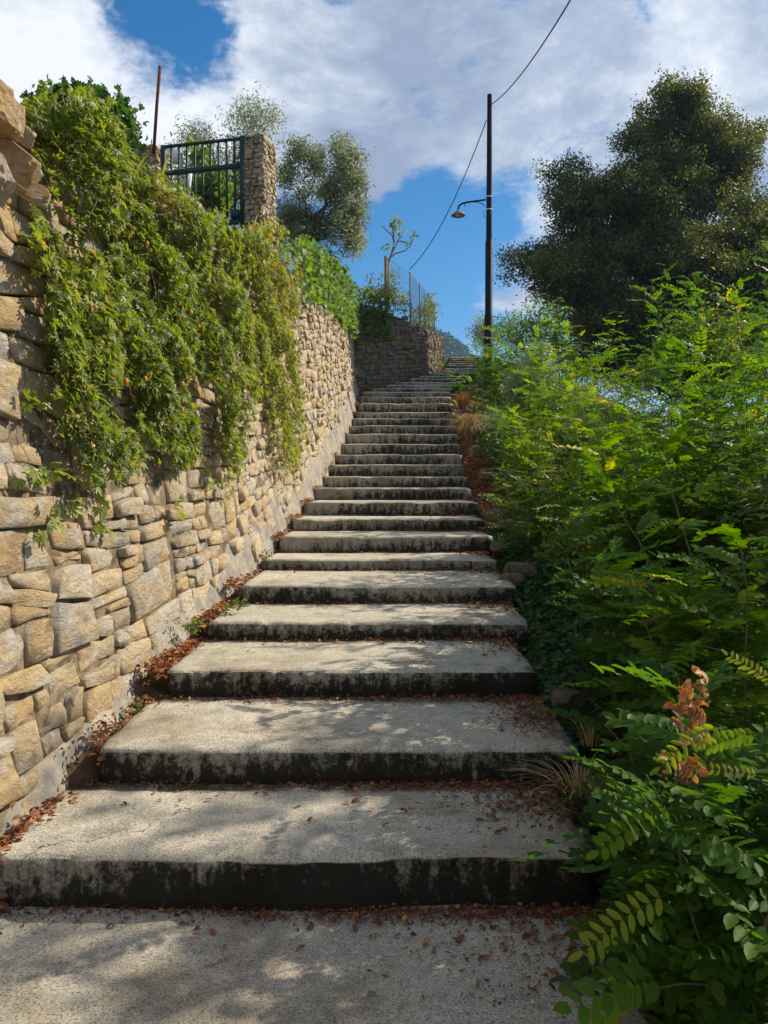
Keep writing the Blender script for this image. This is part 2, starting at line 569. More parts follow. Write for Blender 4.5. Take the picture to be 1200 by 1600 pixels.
def leaf_compound(pairs=7, L=.24, ll=.045, lw=.022, detail=True, droop=.25, seed=0):
    """robinia leaf: rachis with paired oval leaflets"""
    rg = np.random.default_rng(seed)
    Vs, Fs, Ts = [], [], []
    n = 0

    def put(V, F, t=0.0):
        nonlocal n
        Vs.append(V)
        Fs.append(F + n)
        Ts.append(np.full(len(V), t))
        n += len(V)
    base, F0 = leaf_oval(1, 1, .18, .08) if detail else leaf_slim(1, .9, .06)
    def rp(s):
        return np.array([0.04 * L * math.sin(3 * s + seed), s * L, L * (.12 * s - droop * s * s)])
    k = 6
    rr = .0012 if detail else .0015
    for i in range(k - 1):
        a, b = rp(i / (k - 1)), rp((i + 1) / (k - 1))
        put(np.array([a + [rr, 0, 0], a - [rr, 0, 0], b - [rr, 0, 0], b + [rr, 0, 0], ]), np.array([(0, 1, 2), (0, 2, 3)]), -.1)
    for i in range(pairs):
        s = .16 + .80 * i / (pairs - .3)
        sc = 1 - .25 * abs(s - .55)
        for sd in (-1, 1):
            a = R(62 + rg.uniform(-12, 12)) * sd
            tw = rg.uniform(-.3, .3) - .1
            c, si = math.cos(a), math.sin(a)
            V = base * np.array([lw, ll * sc * rg.uniform(.88, 1.1), lw])
            ct, st = math.cos(tw), math.sin(tw)
            V = V @ np.array([[ct, 0, st], [0, 1, 0], [-st, 0, ct]]).T
            V[:, 2] -= V[:, 1] * rg.uniform(-.1, .35)
            V = V @ np.array([[c, si, 0], [-si, c, 0], [0, 0, 1]]).T
            put(V + rp(s), F0, rg.uniform(-.08, .08))
    V = base * np.array([lw, ll, lw])
    put(V + rp(.98), F0)
    return np.concatenate(Vs), np.concatenate(Fs), np.concatenate(Ts)


def frames(axis, up):
    """rotation matrices (N,3,3) taking +Y to axis and +Z near up"""
    y = axis / (np.linalg.norm(axis, axis=1, keepdims=True) + 1e-9)
    x = np.cross(y, up)
    x /= (np.linalg.norm(x, axis=1, keepdims=True) + 1e-9)
    z = np.cross(x, y)
    return np.stack([x, y, z], 2)


def scatter(T, pos, axis, up, size, tint):
    """T = (V,F[,t]); returns V,F,tint"""
    V, F = T[0], T[1]
    Rm = frames(np.asarray(axis, float), np.asarray(up, float))
    P = np.einsum('nij,kj->nki', Rm, V) * np.asarray(size, float)[:, None, None] + np.asarray(pos)[:, None, :]
    N, K = len(pos), len(V)
    FF = F[None] + (np.arange(N) * K)[:, None, None]
    tt = np.repeat(np.asarray(tint, float), K)
    if len(T) > 2:
        tt = tt + np.tile(T[2], N)
    return P.reshape(-1, 3), FF.reshape(-1, F.shape[1]), tt


def joinparts(L):
    n = 0
    Vs, Fs, Ts = [], [], []
    for V, F, t in L:
        Vs.append(V)
        Fs.append(F + n)
        Ts.append(t)
        n += len(V)
    return np.concatenate(Vs), np.concatenate(Fs), np.concatenate(Ts)


def rdirs(n, zmin=-1.0, zmax=1.0):
    z = rng.uniform(zmin, zmax, n)
    a = rng.uniform(0, 2 * PI, n)
    r = np.sqrt(np.maximum(0, 1 - z * z))
    return np.stack([r * np.cos(a), r * np.sin(a), z], 1)


T_OVAL = leaf_oval(1, .5)
T_SLIM = leaf_slim(1, .34)
T_OAK = leaf_slim(1, .60, .10)
T_OLIVE = leaf_slim(1, .26)
T_PALM = leaf_palmate()
T_IVY = leaf_ivy()
T_DRY = leaf_oval(1, .62, .35, .25)

# ------------------------------------------------------------------ stair data (nose y px, left px, right px, depth)
ST = [(1352, 2, 932, 2.75), (1175, 155, 905, 3.43), (1052, 258, 840, 4.27), (975, 325, 828, 5.12), (918, 374, 808, 5.92), (877, 410, 777, 7.00), (840, 437, 771, 7.73),
      (813, 457, 757, 8.58), (786, 476, 749, 9.43), (764, 490, 737, 10.45), (746, 503, 731, 11.25), (727, 510, 726, 11.95), (711, 521, 723, 12.74), (695, 530, 719, 13.6),
      (679, 539, 717, 14.45), (666, 545, 714, 15.2), (655, 551, 713, 15.9), (645, 555, 710, 16.6), (631, 559, 708, 17.3), (621, 556, 705, 17.95), (613, 564, 703, 18.6),
      (607, 580, 706, 19.15), (602, 602, 712, 19.55), (598, 616, 720, 19.9), (592, 640, 728, 20.3), (588, 656, 736, 20.75), (583, 673, 745, 21.5), (580, 686, 752, 22.6),
      (576, 694, 760, 23.8), (572, 698, 766, 24.5), (568.5, 700, 770, 25.2), (565, 702, 775, 25.9), (562, 703, 778, 26.6), (559, 700, 782, 27.3)]
SD = np.array([s[3] for s in ST])
SZ = np.array([at(600, s[0], s[3]).z for s in ST])
SXL = np.array([at(s[1], s[0], s[3]).x for s in ST])
SXR = np.array([at(s[2], s[0], s[3]).x for s in ST])
SZ = SZ + .018
SZ[0] = 0.20
SXL[0] -= .055
SXL[1] -= .02


def G(y):       # smooth ground line that follows the stairs
    return np.interp(y, [-60, 0, 2.3] + list(SD) + [33, 80, 400], [-2.0, 0, 0.0] + list(SZ - .07) + [6.5, 5.5, -20])


def XL(y):
    return np.interp(y, [-60, 0] + list(SD) + [60, 200], [-1.4, -1.45] + list(SXL) + [3.2, 10])


def XR(y):
    return np.interp(y, [-60, 0] + list(SD) + [60, 200], [.72, .72] + list(SXR) + [7, 14])


# wall paths: x, y, base z, top z
W1 = [(-1.70, -2.5, -.2, 2.9), (-1.64, 0, -.1, 3.0), (-1.57, 2.0, 0.0, 3.15), (-1.53, 2.8, .1, 3.25), (-1.46, 4.1, .35, 3.5), (-1.38, 5.1, .5, 3.7), (-1.29, 6.2, .75, 3.9), (-1.17, 8.4, 1.1, 4.4), (-1.1, 9.6, 1.4, 4.62),
      (-1.0, 11.5, 1.9, 4.68), (-.88, 13.6, 2.5, 4.85), (-.78, 16, 3.2, 5.1), (-.70, 18.2, 3.65, 5.30), (-.68, 19.35, 3.95, 5.5)]
W2 = [((px - 600) / FPX * Y, Y, at(px, yb, Y).z, at(px, yt, Y).z) for px, yb, yt, Y in ((557, 612, 484, 19.32), (598, 606, 478, 19.9), (624, 600, 490, 20.55), (648, 594, 503, 21.2), (667, 589, 514, 22.1), (679, 586, 518, 23.8), (687, 583, 525, 26.5), (692, 575, 528, 30.0))]


class WallPath:
    def __init__(s, pts, batter, slope_fn=None):
        P = np.array(pts, float)
        s.P = P
        seg = np.hypot(np.diff(P[:, 0]), np.diff(P[:, 1]))
        s.s = np.concatenate([[0], np.cumsum(seg)])
        s.L = s.s[-1]
        s.b = batter

    def xy(s, t):
        return np.interp(t, s.s, s.P[:, 0]), np.interp(t, s.s, s.P[:, 1])

    def nrm(s, t):
        x1, y1 = s.xy(np.asarray(t) - .25)
        x2, y2 = s.xy(np.asarray(t) + .25)
        dx, dy = x2 - x1, y2 - y1
        l = np.hypot(dx, dy) + 1e-9
        return dy / l, -dx / l

    def base(s, t):
        return np.interp(t, s.s, s.P[:, 2])

    def top(s, t):
        return np.interp(t, s.s, s.P[:, 3])

    def pos(s, t, z, off=0.0):
        t = np.asarray(t, float)
        z = np.asarray(z, float)
        x, y = s.xy(t)
        nx, ny = s.nrm(t)
        o = off - s.b * (z - s.base(t))
        return np.stack([x + nx * o, y + ny * o, z], -1)


w1 = WallPath(W1, .11)
w2 = WallPath(W2, .06)


def stone_mesh(pw, o, thick, rg):
    """pw: (n,2) polygon in (t,z); o: outward offset; returns V,F builder pieces given wall map later"""
    n = len(pw)
    c = pw.mean(0)
    pts = []
    for i in range(n):
        a, b = pw[i], pw[(i + 1) % n]
        pts.append(a + (c - a) * (rg.uniform(.0, .07) if rg.random() < .7 else rg.uniform(.08, .2)))
        m = (a + b) / 2 + rg.normal(0, .02, 2) * np.linalg.norm(b - a)
        pts.append(m + (c - m) * rg.uniform(0, .05))
    pts = np.array(pts)
    k = len(pts)
    inner = c + (pts - c) * rg.uniform(.82, .96, (k, 1)) + rg.normal(0, .003, (k, 2))
    tx, tz = rg.normal(0, .06), rg.normal(0, .07)
    off0 = np.full(k, -thick)
    d = pts - c
    off1 = o - .004 - rg.uniform(0, .013, k) + tx * d[:, 0] + tz * d[:, 1]
    di = inner - c
    off2 = o + rg.normal(0, .006, k) + tx * di[:, 0] + tz * di[:, 1]
    P2 = np.concatenate([pts, pts, inner, c[None] + rg.normal(0, .02, (1, 2))])
    O = np.concatenate([off0, off1, off2, [o + rg.uniform(-.006, .006)]])
    F = []
    for i in range(k):
        j = (i + 1) % k
        F += [(i, j, k + j, k + i), (k + i, k + j, 2 * k + j, 2 * k + i), (2 * k + i, 2 * k + j, 3 * k)]
    return P2, O, F


def split(poly, sizefn, rg, out, lvl=0):
    mn, mx = poly.min(0), poly.max(0)
    c = poly.mean(0)
    wd, ht = mx - mn
    Lx, Lz = sizefn(c)
    if wd > Lx * rg.uniform(.85, 1.55) or ht > Lz * rg.uniform(.9, 1.7):
        if wd / Lx > ht / Lz * rg.uniform(.7, 1.4):
            p = np.array([mn[0] + wd * rg.uniform(.32, .68), c[1]])
            d = np.array([rg.normal(0, .16), 1.0])
        else:
            p = np.array([c[0], mn[1] + ht * rg.uniform(.32, .68)])
            d = np.array([1.0, rg.normal(0, .07)])
        nn = np.array([-d[1], d[0]])
        sd_ = (poly - p) @ nn
        A, B = [], []
        k = len(poly)
        for i in range(k):
            j = (i + 1) % k
            if sd_[i] >= 0: A.append(poly[i])
            else: B.append(poly[i])
            if (sd_[i] >= 0) != (sd_[j] >= 0):
                f = sd_[i] / (sd_[i] - sd_[j])
                q = poly[i] + f * (poly[j] - poly[i])
                A.append(q)
                B.append(q)
        if len(A) > 2 and len(B) > 2 and lvl < 24:
            split(np.array(A), sizefn, rg, out, lvl + 1)
            split(np.array(B), sizefn, rg, out, lvl + 1)
            return
    out.append(poly)


def make_stones(wall, root, mat, sizefn, kfn, relief, seed, nparts, t0=0.0, gap=.0038, maxtop=0.0, hide=None, names='stone'):
    rg = np.random.default_rng(seed)
    polys = []
    # tiles that break the long joints
    t = t0
    zmin, zmax = -1.0, 9.0
    while t < wall.L:
        tw = rg.uniform(1.6, 3.0)
        t2 = min(t + tw, wall.L)
        zb = float(wall.base((t + t2) / 2)) - .3 - kfn((t + t2) / 2)
        zt = float(max(wall.top(t), wall.top(t2))) + maxtop - kfn((t + t2) / 2) + .2
        z = zb
        while z < zt:
            z2 = min(z + rg.uniform(.5, .9), zt)
            split(np.array([(t, z), (t2, z), (t2, z2), (t, z2)], float), sizefn, rg, polys)
            z = z2
        t = t2
    items = []
    for p in polys:
        # warp
        q = np.array([(a + .05 * fb(a * 1.1, b * 1.3, seed), b + .075 * fb(a * .9 + 7, b * 1.4, seed + 3)) for a, b in p])
        mn, mx = q.min(0), q.max(0)
        c = q.mean(0)
        sz = mx - mn
        if min(sz) < .05: continue
        sc = 1 - 2 * gap * rg.uniform(.4, 1.7) / np.maximum(sz, .06)
        q = c + (q - c) * sc
        zz = q[:, 1] + np.array([kfn(a) for a in q[:, 0]])
        q = np.stack([q[:, 0], zz], 1)
        c = q.mean(0)
        if c[1] > wall.top(c[0]) + maxtop + rg.uniform(-.08, .06) or c[1] < wall.base(c[0]) - .12: continue
        o = rg.choice([0, 1], p=[.75, .25]) * rg.uniform(.01, relief) + rg.uniform(-.012, .018)
        P2, O, F = stone_mesh(q, o, .05, rg)
        V = wall.pos(P2[:, 0], P2[:, 1], O)
        cw = wall.pos(c[0], c[1], 0.0)
        px = project(V)
        size = 0.0
        if cw[1] > .6:
            ext = px.max(0) - px.min(0)
            vis = px[:, 0].max() > 0 and px[:, 1].max() > 0 and px[:, 1].min() < 1600
            if vis: size = ext[0] * ext[1]
            if hide is not None and hide(px.mean(0)): size *= .01
        items.append((size, V, F, rg.random()))
    items.sort(key=lambda a: -a[0])
    for sz, V, F, tn in items[:nparts]:
        b = MB()
        b.add(V, F, tn)
        link(names, b.mesh(names, mat), root)
    if len(items) > nparts:
        b = MB()
        for sz, V, F, tn in items[nparts:]:
            b.add(V, F, tn)
        link('small_stones', b.mesh('small_stones', mat), root, kind='stuff')
    print('stones', seed, len(items), 'visible', sum(1 for i in items if i[0] > 60))


def sheet(fn, us, vs, mat, tintfn=None, smooth=True, name='sheet'):
    V = np.array([fn(u, v) for u in us for v in vs], float)
    nu, nv = len(us), len(vs)
    F = [(i * nv + j, (i + 1) * nv + j, (i + 1) * nv + j + 1, i * nv + j + 1) for i in range(nu - 1) for j in range(nv - 1)]
    tn = np.full(len(V), .5) if tintfn is None else np.array([tintfn(u, v) for u in us for v in vs])
    return mesh_np(name, V, F, mat, tn, smooth)


# ================================================================== TERRAIN
def ground_z(x, y):
    g = float(G(y))
    xr, xl = float(XR(y)), float(XL(y))
    if x < xr:
        z = g - .22
    else:
        d = x - xr
        z = g - .12 + .05 * math.sin(min(d, 1.5) * 2.1) - .26 * max(0, d - .5) - .25 * max(0, d - 2.0)
        z = max(z, g - 22)
        z += .05 * fb(x * 1.3, y * 1.3) * min(1, d * 3) + .6 * fb(x * .1, y * .1) * min(1, d / 12)
    return z


xs = np.concatenate([[-3.2, -2.4, -1.9], np.arange(-1.6, 6, .2), np.arange(6, 20, 1.0), [22, 26, 32, 40, 55, 80, 120, 200, 400, 480]])
ys = np.concatenate([[-290, -120, -50, -25, -12, -6, -3], np.arange(-2, 30, .25), np.arange(30, 60, 2), [64, 72, 85, 100, 130, 170, 230, 320, 400, 465]])
g = link('ground', sheet(lambda x, y: (x + (float(XL(y)) + 1.3 if y > 18 else 0), y, ground_z(x + (float(XL(y)) + 1.3 if y > 18 else 0), y)), xs, ys, M['soil'], name='ground'), kind='structure')


def wallline(y):
    P1, P2 = np.array(W1), np.array(W2)
    yy = np.concatenate([[-400], P1[:-1, 1], P2[:, 1], [60, 900]])
    xx = np.concatenate([[-1.7], P1[:-1, 0] - .11 * 3.0, P2[:, 0] - .2, [3.0, 10]])
    zz = np.concatenate([[2.5], P1[:-1, 3], P2[:, 3], [7.0, 6.0]])
    return float(np.interp(y, yy, xx)), float(np.interp(y, yy, zz))


def terr(u, y):
    x0, z0 = wallline(y)
    x = x0 - u + .05
    z = z0 - .08 + .10 * min(u, 6) + .05 * fb(x, y * 1.0) * min(1, u * 2) + .15 * max(0, min(u - 6, 60))
    return (x, y, z)


us = [-.02, .1, .3, .6, 1, 1.5, 2, 3, 4, 5, 6.5, 8, 11, 15, 22, 35, 60, 120, 300]
link('terrace_ground', sheet(terr, us[::-1], ys, M['terrace'], name='terrace_ground'), kind='structure')

# ================================================================== WALL 1
def k1(t):     # course slope: level near the camera, following the stairs further up
    y = t - 2.5
    return float(np.interp(y, [-3, 4, 7, 10, 13, 22], [0.15, -.02, .10, .58, 1.2, 3.1]))


def size1(c):
    y = c[0] - 2.5
    f = float(np.interp(y, [2, 4, 7, 12, 19], [1.25, 1.1, .85, .72, .72]))
    v = 1 + .75 * fb(c[0] * 2.1, c[1] * 2.6, 4.0, 2)
    return .42 * f * max(.32, v), .19 * f * max(.40, v)


VINE_PX = [(42, 150), (120, 150), (185, 168), (196, 245), (212, 282), (262, 290), (300, 318), (340, 345), (385, 372), (432, 352), (470, 372), (485, 470), (482, 600), (470, 700), (455, 718), (444, 680), (425, 640), (400, 610), (385, 650),
           (372, 745), (352, 775), (338, 720), (318, 690), (290, 715), (250, 722), (215, 705), (185, 745), (160, 760), (130, 715), (105, 690), (98, 600), (100, 520), (82, 470), (72, 380), (50, 280)]


def inpoly(pts, poly):
    P = np.asarray(pts)
    x, y = P[:, 0], P[:, 1]
    ins = np.zeros(len(P), bool)
    n = len(poly)
    for i in range(n):
        x1, y1 = poly[i]
        x2, y2 = poly[(i + 1) % n]
        c = ((y1 > y) != (y2 > y)) & (x < (x2 - x1) * (y - y1) / (y2 - y1 + 1e-9) + x1)
        ins ^= c
    return ins


rw = empty('retaining_wall', (-1.4, 4, 0), label='tall dry stone retaining wall of tan rubble along the left side of the steps', cat='wall')
core = sheet(lambda t, v: tuple(w1.pos(t, float(w1.base(t)) - .4 + v * (float(w1.top(t)) - .05 - float(w1.base(t)) + .4), -.014 + .012 * fb(t * 3, v * 9))),
             np.linspace(0, w1.L, 90), np.linspace(0, 1, 16), M['mortar'], name='mortar')
link('mortar', core, rw)
make_stones(w1, rw, M['stone'], size1, k1, .04, 11, 300, t0=1.0, maxtop=.0, hide=lambda p: inpoly([p], VINE_PX)[0])


def skirt_h(t):
    y = t - 2.5
    return float(np.interp(y, [1, 3, 4.2, 5, 8, 12, 19], [.08, .10, .14, .24, .30, .28, .25])) * (1 + .7 * fb(t * 1.3, 3.3) + .55 * fb(t * 4, 1.3))


def skirt(t, v):
    h = skirt_h(t)
    z = float(w1.base(t)) - .3 + v * (h + .3)
    o = .075 - .085 * v ** 2 + .02 * fb(t * 2, z * 3) + .008 * fb(t * 9, z * 9) - (.03 if v > .99 else 0)
    return tuple(w1.pos(t, z, o))


link('plaster_skirt', sheet(skirt, np.arange(1.5, w1.L, .04), [0, .25, .4, .5, .6, .7, .8, .86, .92, .96, 1.0], M['plaster'], name='plaster_skirt'), rw)

# boulders capping the wall top at the left edge of the frame
for i, (px, py, Y, sx, sy, sz) in enumerate([(-8, 168, 3.12, .17, .24, .20), (32, 208, 3.35, .10, .14, .09), (-30, 270, 3.0, .2, .25, .18), (20, 250, 3.25, .14, .25, .10), (50, 300, 3.5, .09, .16, .06)]):
    bm = bmesh.new()
    bmesh.ops.create_icosphere(bm, subdivisions=4, radius=1)
    for v in bm.verts:
        n = v.co.normalized()
        k = 1 + .30 * fb(n.x * 1.3 + i * 5, n.y * 1.3, n.z * 1.3, 3) + .10 * fb(n.x * 5 + i, n.y * 3, n.z * 7, 4)
        co = Vector((max(-.75, min(.75, n.x * k)), max(-.8, min(.8, n.y * k)), max(-.7, min(.7, n.z * k))))
        v.co = Vector((co.x * sx, co.y * sy, co.z * sz)) * .60
    me = bpy.data.meshes.new('cap_stone')
    bm.to_mesh(me)
    bm.free()
    me.materials.append(M['stone'])
    a = me.attributes.new('tint', 'FLOAT', 'POINT')
    a.data.foreach_set('value', np.full(len(me.vertices), [.0, .66, .97, .0, .97][i], np.float32))
    me.polygons.foreach_set('use_smooth', np.zeros(len(me.polygons), bool))
    p = at(px, py, Y)
    o = link('stone', me, rw)
    o.location = Vector(p) - rw.location
    o.rotation_euler = (i * .5, .3 * i, i)

# ================================================================== WALL 2 (shaded, beyond)
rw2 = empty('retaining_wall', (.4, 20.5, 4), label='shaded grey stone wall under the wire fence where the steps bend right', cat='wall')
link('mortar', sheet(lambda t, v: tuple(w2.pos(t, float(w2.base(t)) - .4 + v * (float(w2.top(t)) - .05 - float(w2.base(t)) + .4), -.035)),
                     np.linspace(0, w2.L, 60), np.linspace(0, 1, 12), M['mortar'], name='mortar'), rw2)
make_stones(w2, rw2, M['stone_darkened'], lambda c: (.30, .15), lambda t: 3.9 + t * .15, .06, 23, 120)
# end return closing wall 1 against wall 2
# ================================================================== STAIRS
stairs = empty('stairway', (0, 2.75, 0), label='long flight of mossy concrete steps climbing the hillside', cat='stairs')


def step_mesh(i):
    y0, z0, xl, xr = SD[i], SZ[i], SXL[i], SXR[i]
    y1 = SD[i + 1] + .06 if i + 1 < len(SD) else y0 + 3
    zb = (SZ[i - 1] if i else 0.0) - .06
    near = y0 < 9
    nx = 110 if y0 < 5 else (60 if near else 26)
    bev = .021 + .006 * math.sin(i * 2.3)
    # profile from tread back to riser foot: (dy from nose, dz from top, tint)
    nt_ = max(3, int((y1 - y0) / (.06 if near else .25)))
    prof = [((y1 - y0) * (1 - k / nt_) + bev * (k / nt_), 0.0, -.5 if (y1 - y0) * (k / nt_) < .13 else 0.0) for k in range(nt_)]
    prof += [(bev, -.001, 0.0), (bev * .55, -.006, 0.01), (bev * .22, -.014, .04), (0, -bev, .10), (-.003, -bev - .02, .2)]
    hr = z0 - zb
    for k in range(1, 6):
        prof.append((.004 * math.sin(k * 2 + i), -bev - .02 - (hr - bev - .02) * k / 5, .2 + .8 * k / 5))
    V, Tn = [], []
    for a in range(nx + 1):
        u = a / nx
        x = xl + (xr - xl) * u
        ex = min(a, nx - a) / nx * (xr - xl)   # distance to ends
        for (dy, dz, tn) in prof:
            yy, zz = y0 + dy, z0 + dz
            nearnose = max(0, 1 - abs(dy) / .08)
            wob = .012 * fb(x * 1.2 + i * 3.1, i * 1.7, 0, 3)
            yy += nearnose * (wob * 1.4 + .011 * fb(x * 9, i, dz * 12, 4)) + .016 * fb(x * .8, i * 5.0)
            zz += .006 * fb(x * 1.1, yy * 1.1, i) + .0022 * fb(x * 13, yy * 13, 0, 3)
            # chipped nose
            ch = fb(x * 2.3 + i * 9.3, i * 4.1, 2.0, 3)
            if ch > .12 and tn < .3:
                kk = min(1, (ch - .12) * 5) * nearnose
                yy += .026 * kk
                zz -= .013 * kk * (1 if dy > 0 else .5)
            if ex < .05:   # rounded broken ends
                e = 1 - ex / .05
                yy += e * e * .03 * (1 if dy < .3 else 0)
                zz -= e * e * (.015 + .012 * fb(i, yy * 6))
            V.append((x + (.02 * fb(yy * 4, i, zz * 5) if ex < .001 else 0), yy, zz))
            Tn.append(min(tn, -.45 + ex * 3) if (ex < .13 and tn <= 0 and u > .5) else tn)
    m = len(prof)
    F = []
    for a in range(nx):
        for b in range(m - 1):
            F.append((a * m + b, a * m + b + 1, (a + 1) * m + b + 1, (a + 1) * m + b))
    n0 = len(V)
    # end faces
    for a, sgn in ((0, 1), (nx, -1)):
        base = a * m
        n1 = len(V)
        for b in range(m):
            x, yy, zz = V[base + b]
            V.append((x + sgn * .0, yy + 0.0, zb - .1))
            Tn.append(.7)
        for b in range(m - 1):
            q = (base + b, n1 + b, n1 + b + 1, base + b + 1)
            F.append(q if sgn > 0 else q[::-1])
    return mesh_np('step', V, F, M['concrete'], Tn, True)


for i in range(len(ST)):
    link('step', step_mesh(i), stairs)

# landing in front
def landing(x, y):
    z = .006 * fb(x * 1.3, y * 1.3) + .003 * fb(x * 12, y * 12)
    e = x - (.78 + .08 * fb(y * 3, 1.0) + .03 * fb(y * 11, 2.0))
    if e > 0: z -= min(.16, e * 1.8)
    return (x, y, z)


xsl = np.concatenate([np.arange(-1.5, .6, .05), np.arange(.6, 1.0, .012)])
link('landing', sheet(landing, xsl, np.concatenate([np.arange(-3, 1.8, .4), np.arange(1.8, 2.86, .03)]), M['concrete'], lambda u, v: 0.0, name='landing'), kind='structure')

# ================================================================== LITTER
def litter(name, pos, size, parent=None, mat='dry', flat=.5, tmpl=T_DRY, tlo=0, thi=1, **kw):
    n = len(pos)
    ax = rdirs(n, -.25, .25)
    up = rdirs(n, .2, 1)
    up[:, 2] += flat
    V, F, t = scatter(tmpl, pos, ax, up, size, rng.uniform(tlo, thi, n))
    return link(name, mesh_np(name, V, F, M[mat], t), parent, **kw)


# gutter of leaves between wall and steps
P = []
for _ in range(12500):
    y = rng.uniform(2.0, 22.5) if rng.random() < .8 else rng.uniform(2.0, 7)
    if y < 19.2:
        xw = float(np.interp(y, [p[1] for p in W1], [p[0] for p in W1])) + .07
    else:
        xw = float(np.interp(y, [p[1] for p in W2], [p[0] for p in W2])) + .05
    xe = float(XL(y))
    i = int(np.searchsorted(SD, y)) - 1
    zt = SZ[i] if i >= 0 else 0
    u = rng.random() ** 1.1
    x = xw + (xe + .03 - xw) * u
    z = zt - .02 - .07 * u + rng.uniform(0, .03)
    if y < 2.75: z = .0 + rng.uniform(0, .03)
    if fb(y * 1.3, 2.0, x * 2, 3) < -.12 and rng.random() < .8: continue
    P.append((x + rng.normal(0, .02), y, z + .05 * rng.random() ** 2))
litter('leaf_litter', np.array(P), rng.uniform(.018, .044, len(P)), label='brown dead leaves filling the gutter between wall and steps', kind='stuff', tlo=.05)
# a strip of earth under it
def gut(y, v):
    xw = float(np.interp(y, [p[1] for p in W1[:-1]] + [p[1] for p in W2], [p[0] for p in W1[:-1]] + [p[0] for p in W2]))
    i = int(np.searchsorted(SD, y)) - 1
    zt = (SZ[i] if i >= 0 else 0)
    zs = float(G(y)) if y > 2.75 else 0
    return (xw + (float(XL(y)) + .04 - xw) * v, y, (.5 * zt + .5 * zs) - .05 - .10 * v + .01 * fb(y * 5, v * 3))
link('gutter_soil', sheet(gut, np.arange(2.0, 27, .06), [0, .5, 1][::-1], M['soil'], name='gutter_soil'), kind='structure')

# litter at the foot of risers and right ends
P, Sz = [], []
for i in range(-1, len(SD) - 1):
    yb = SD[i + 1]
    z = SZ[i] if i >= 0 else 0.0
    xl, xr = (SXL[max(i, 0)], SXR[max(i, 0)])
    n = 420 if yb < 8 else 200
    for _ in range(n):
        x = xl + (xr - xl) * (rng.random() ** .75)
        y = yb + .008 - abs(rng.normal(0, .028 if rng.random() < .8 else .09))
        P.append((x, y, z + .004 + rng.uniform(0, .012)))
        Sz.append(rng.uniform(.012, .03))
    for _ in range(n // 3):
        x = xr - abs(rng.normal(0, .16))
        y = yb - abs(rng.normal(0, .22))
        if y < (SD[i] if i >= 0 else 0) + .05: continue
        P.append((x, y, z + .004 + rng.uniform(0, .01)))
        Sz.append(rng.uniform(.012, .034))
litter('leaf_crumbs', np.array(P), np.array(Sz), label='fine brown leaf crumbs and needles gathered at the foot of each riser', kind='stuff', tlo=0, thi=.75)
# matted needles and crumbs at the right ends of the lowest treads
P = []
for cx, cy, cz, sx, sy, n in ((.80, 3.88, SZ[1], .12, .16, 1900), (.66, 3.22, SZ[0], .20, .13, 1500), (.45, 3.38, SZ[0], .4, .03, 900), (.5, 4.18, SZ[1], .5, .03, 700), (.2, 2.70, 0, .45, .035, 1500), (.55, 2.45, 0, .2, .16, 500)):
    q = np.stack([rng.normal(cx, sx, n), rng.normal(cy, sy, n), np.full(n, cz + .006) + rng.uniform(0, .008, n)], 1)
    yb = min(y_ for y_ in SD if y_ > cy)
    xr_ = float(XR(cy))
    q = q[(q[:, 1] < yb - .002) & (q[:, 0] < xr_ - .02) & (q[:, 1] > yb - .75)]
    P.append(q)
P = np.concatenate(P)
litter('needle_litter', P, rng.uniform(.010, .026, len(P)), label='matted red brown needles and crumbs on the right ends of the lowest treads', kind='stuff', tmpl=T_SLIM, tlo=0, thi=.6)
# moss strip at riser foot of the landing and first steps
P = []
for _ in range(5000):
    i = rng.integers(-1, 3)
    yb = SD[i + 1]
    z = SZ[i] if i >= 0 else 0.0
    x = rng.uniform(SXL[max(i, 0)], SXR[max(i, 0)])
    wv_ = .03 + .035 * max(0, .5 + fb(x * 2, i * 3.3))
    P.append((x, yb - abs(rng.normal(0, wv_)), z + .003))
P = np.array(P)
V, F, t = scatter(T_SLIM, P, rdirs(len(P), .2, 1), rdirs(len(P)), rng.uniform(.006, .014, len(P)), rng.uniform(.2, .8, len(P)))
mm = simple_mat('moss', (.05, .05, .015), (.13, .10, .03), 30)
link('moss', mesh_np('moss', V, F, mm, t), label='brown green moss growing along the foot of the lowest risers', kind='stuff')

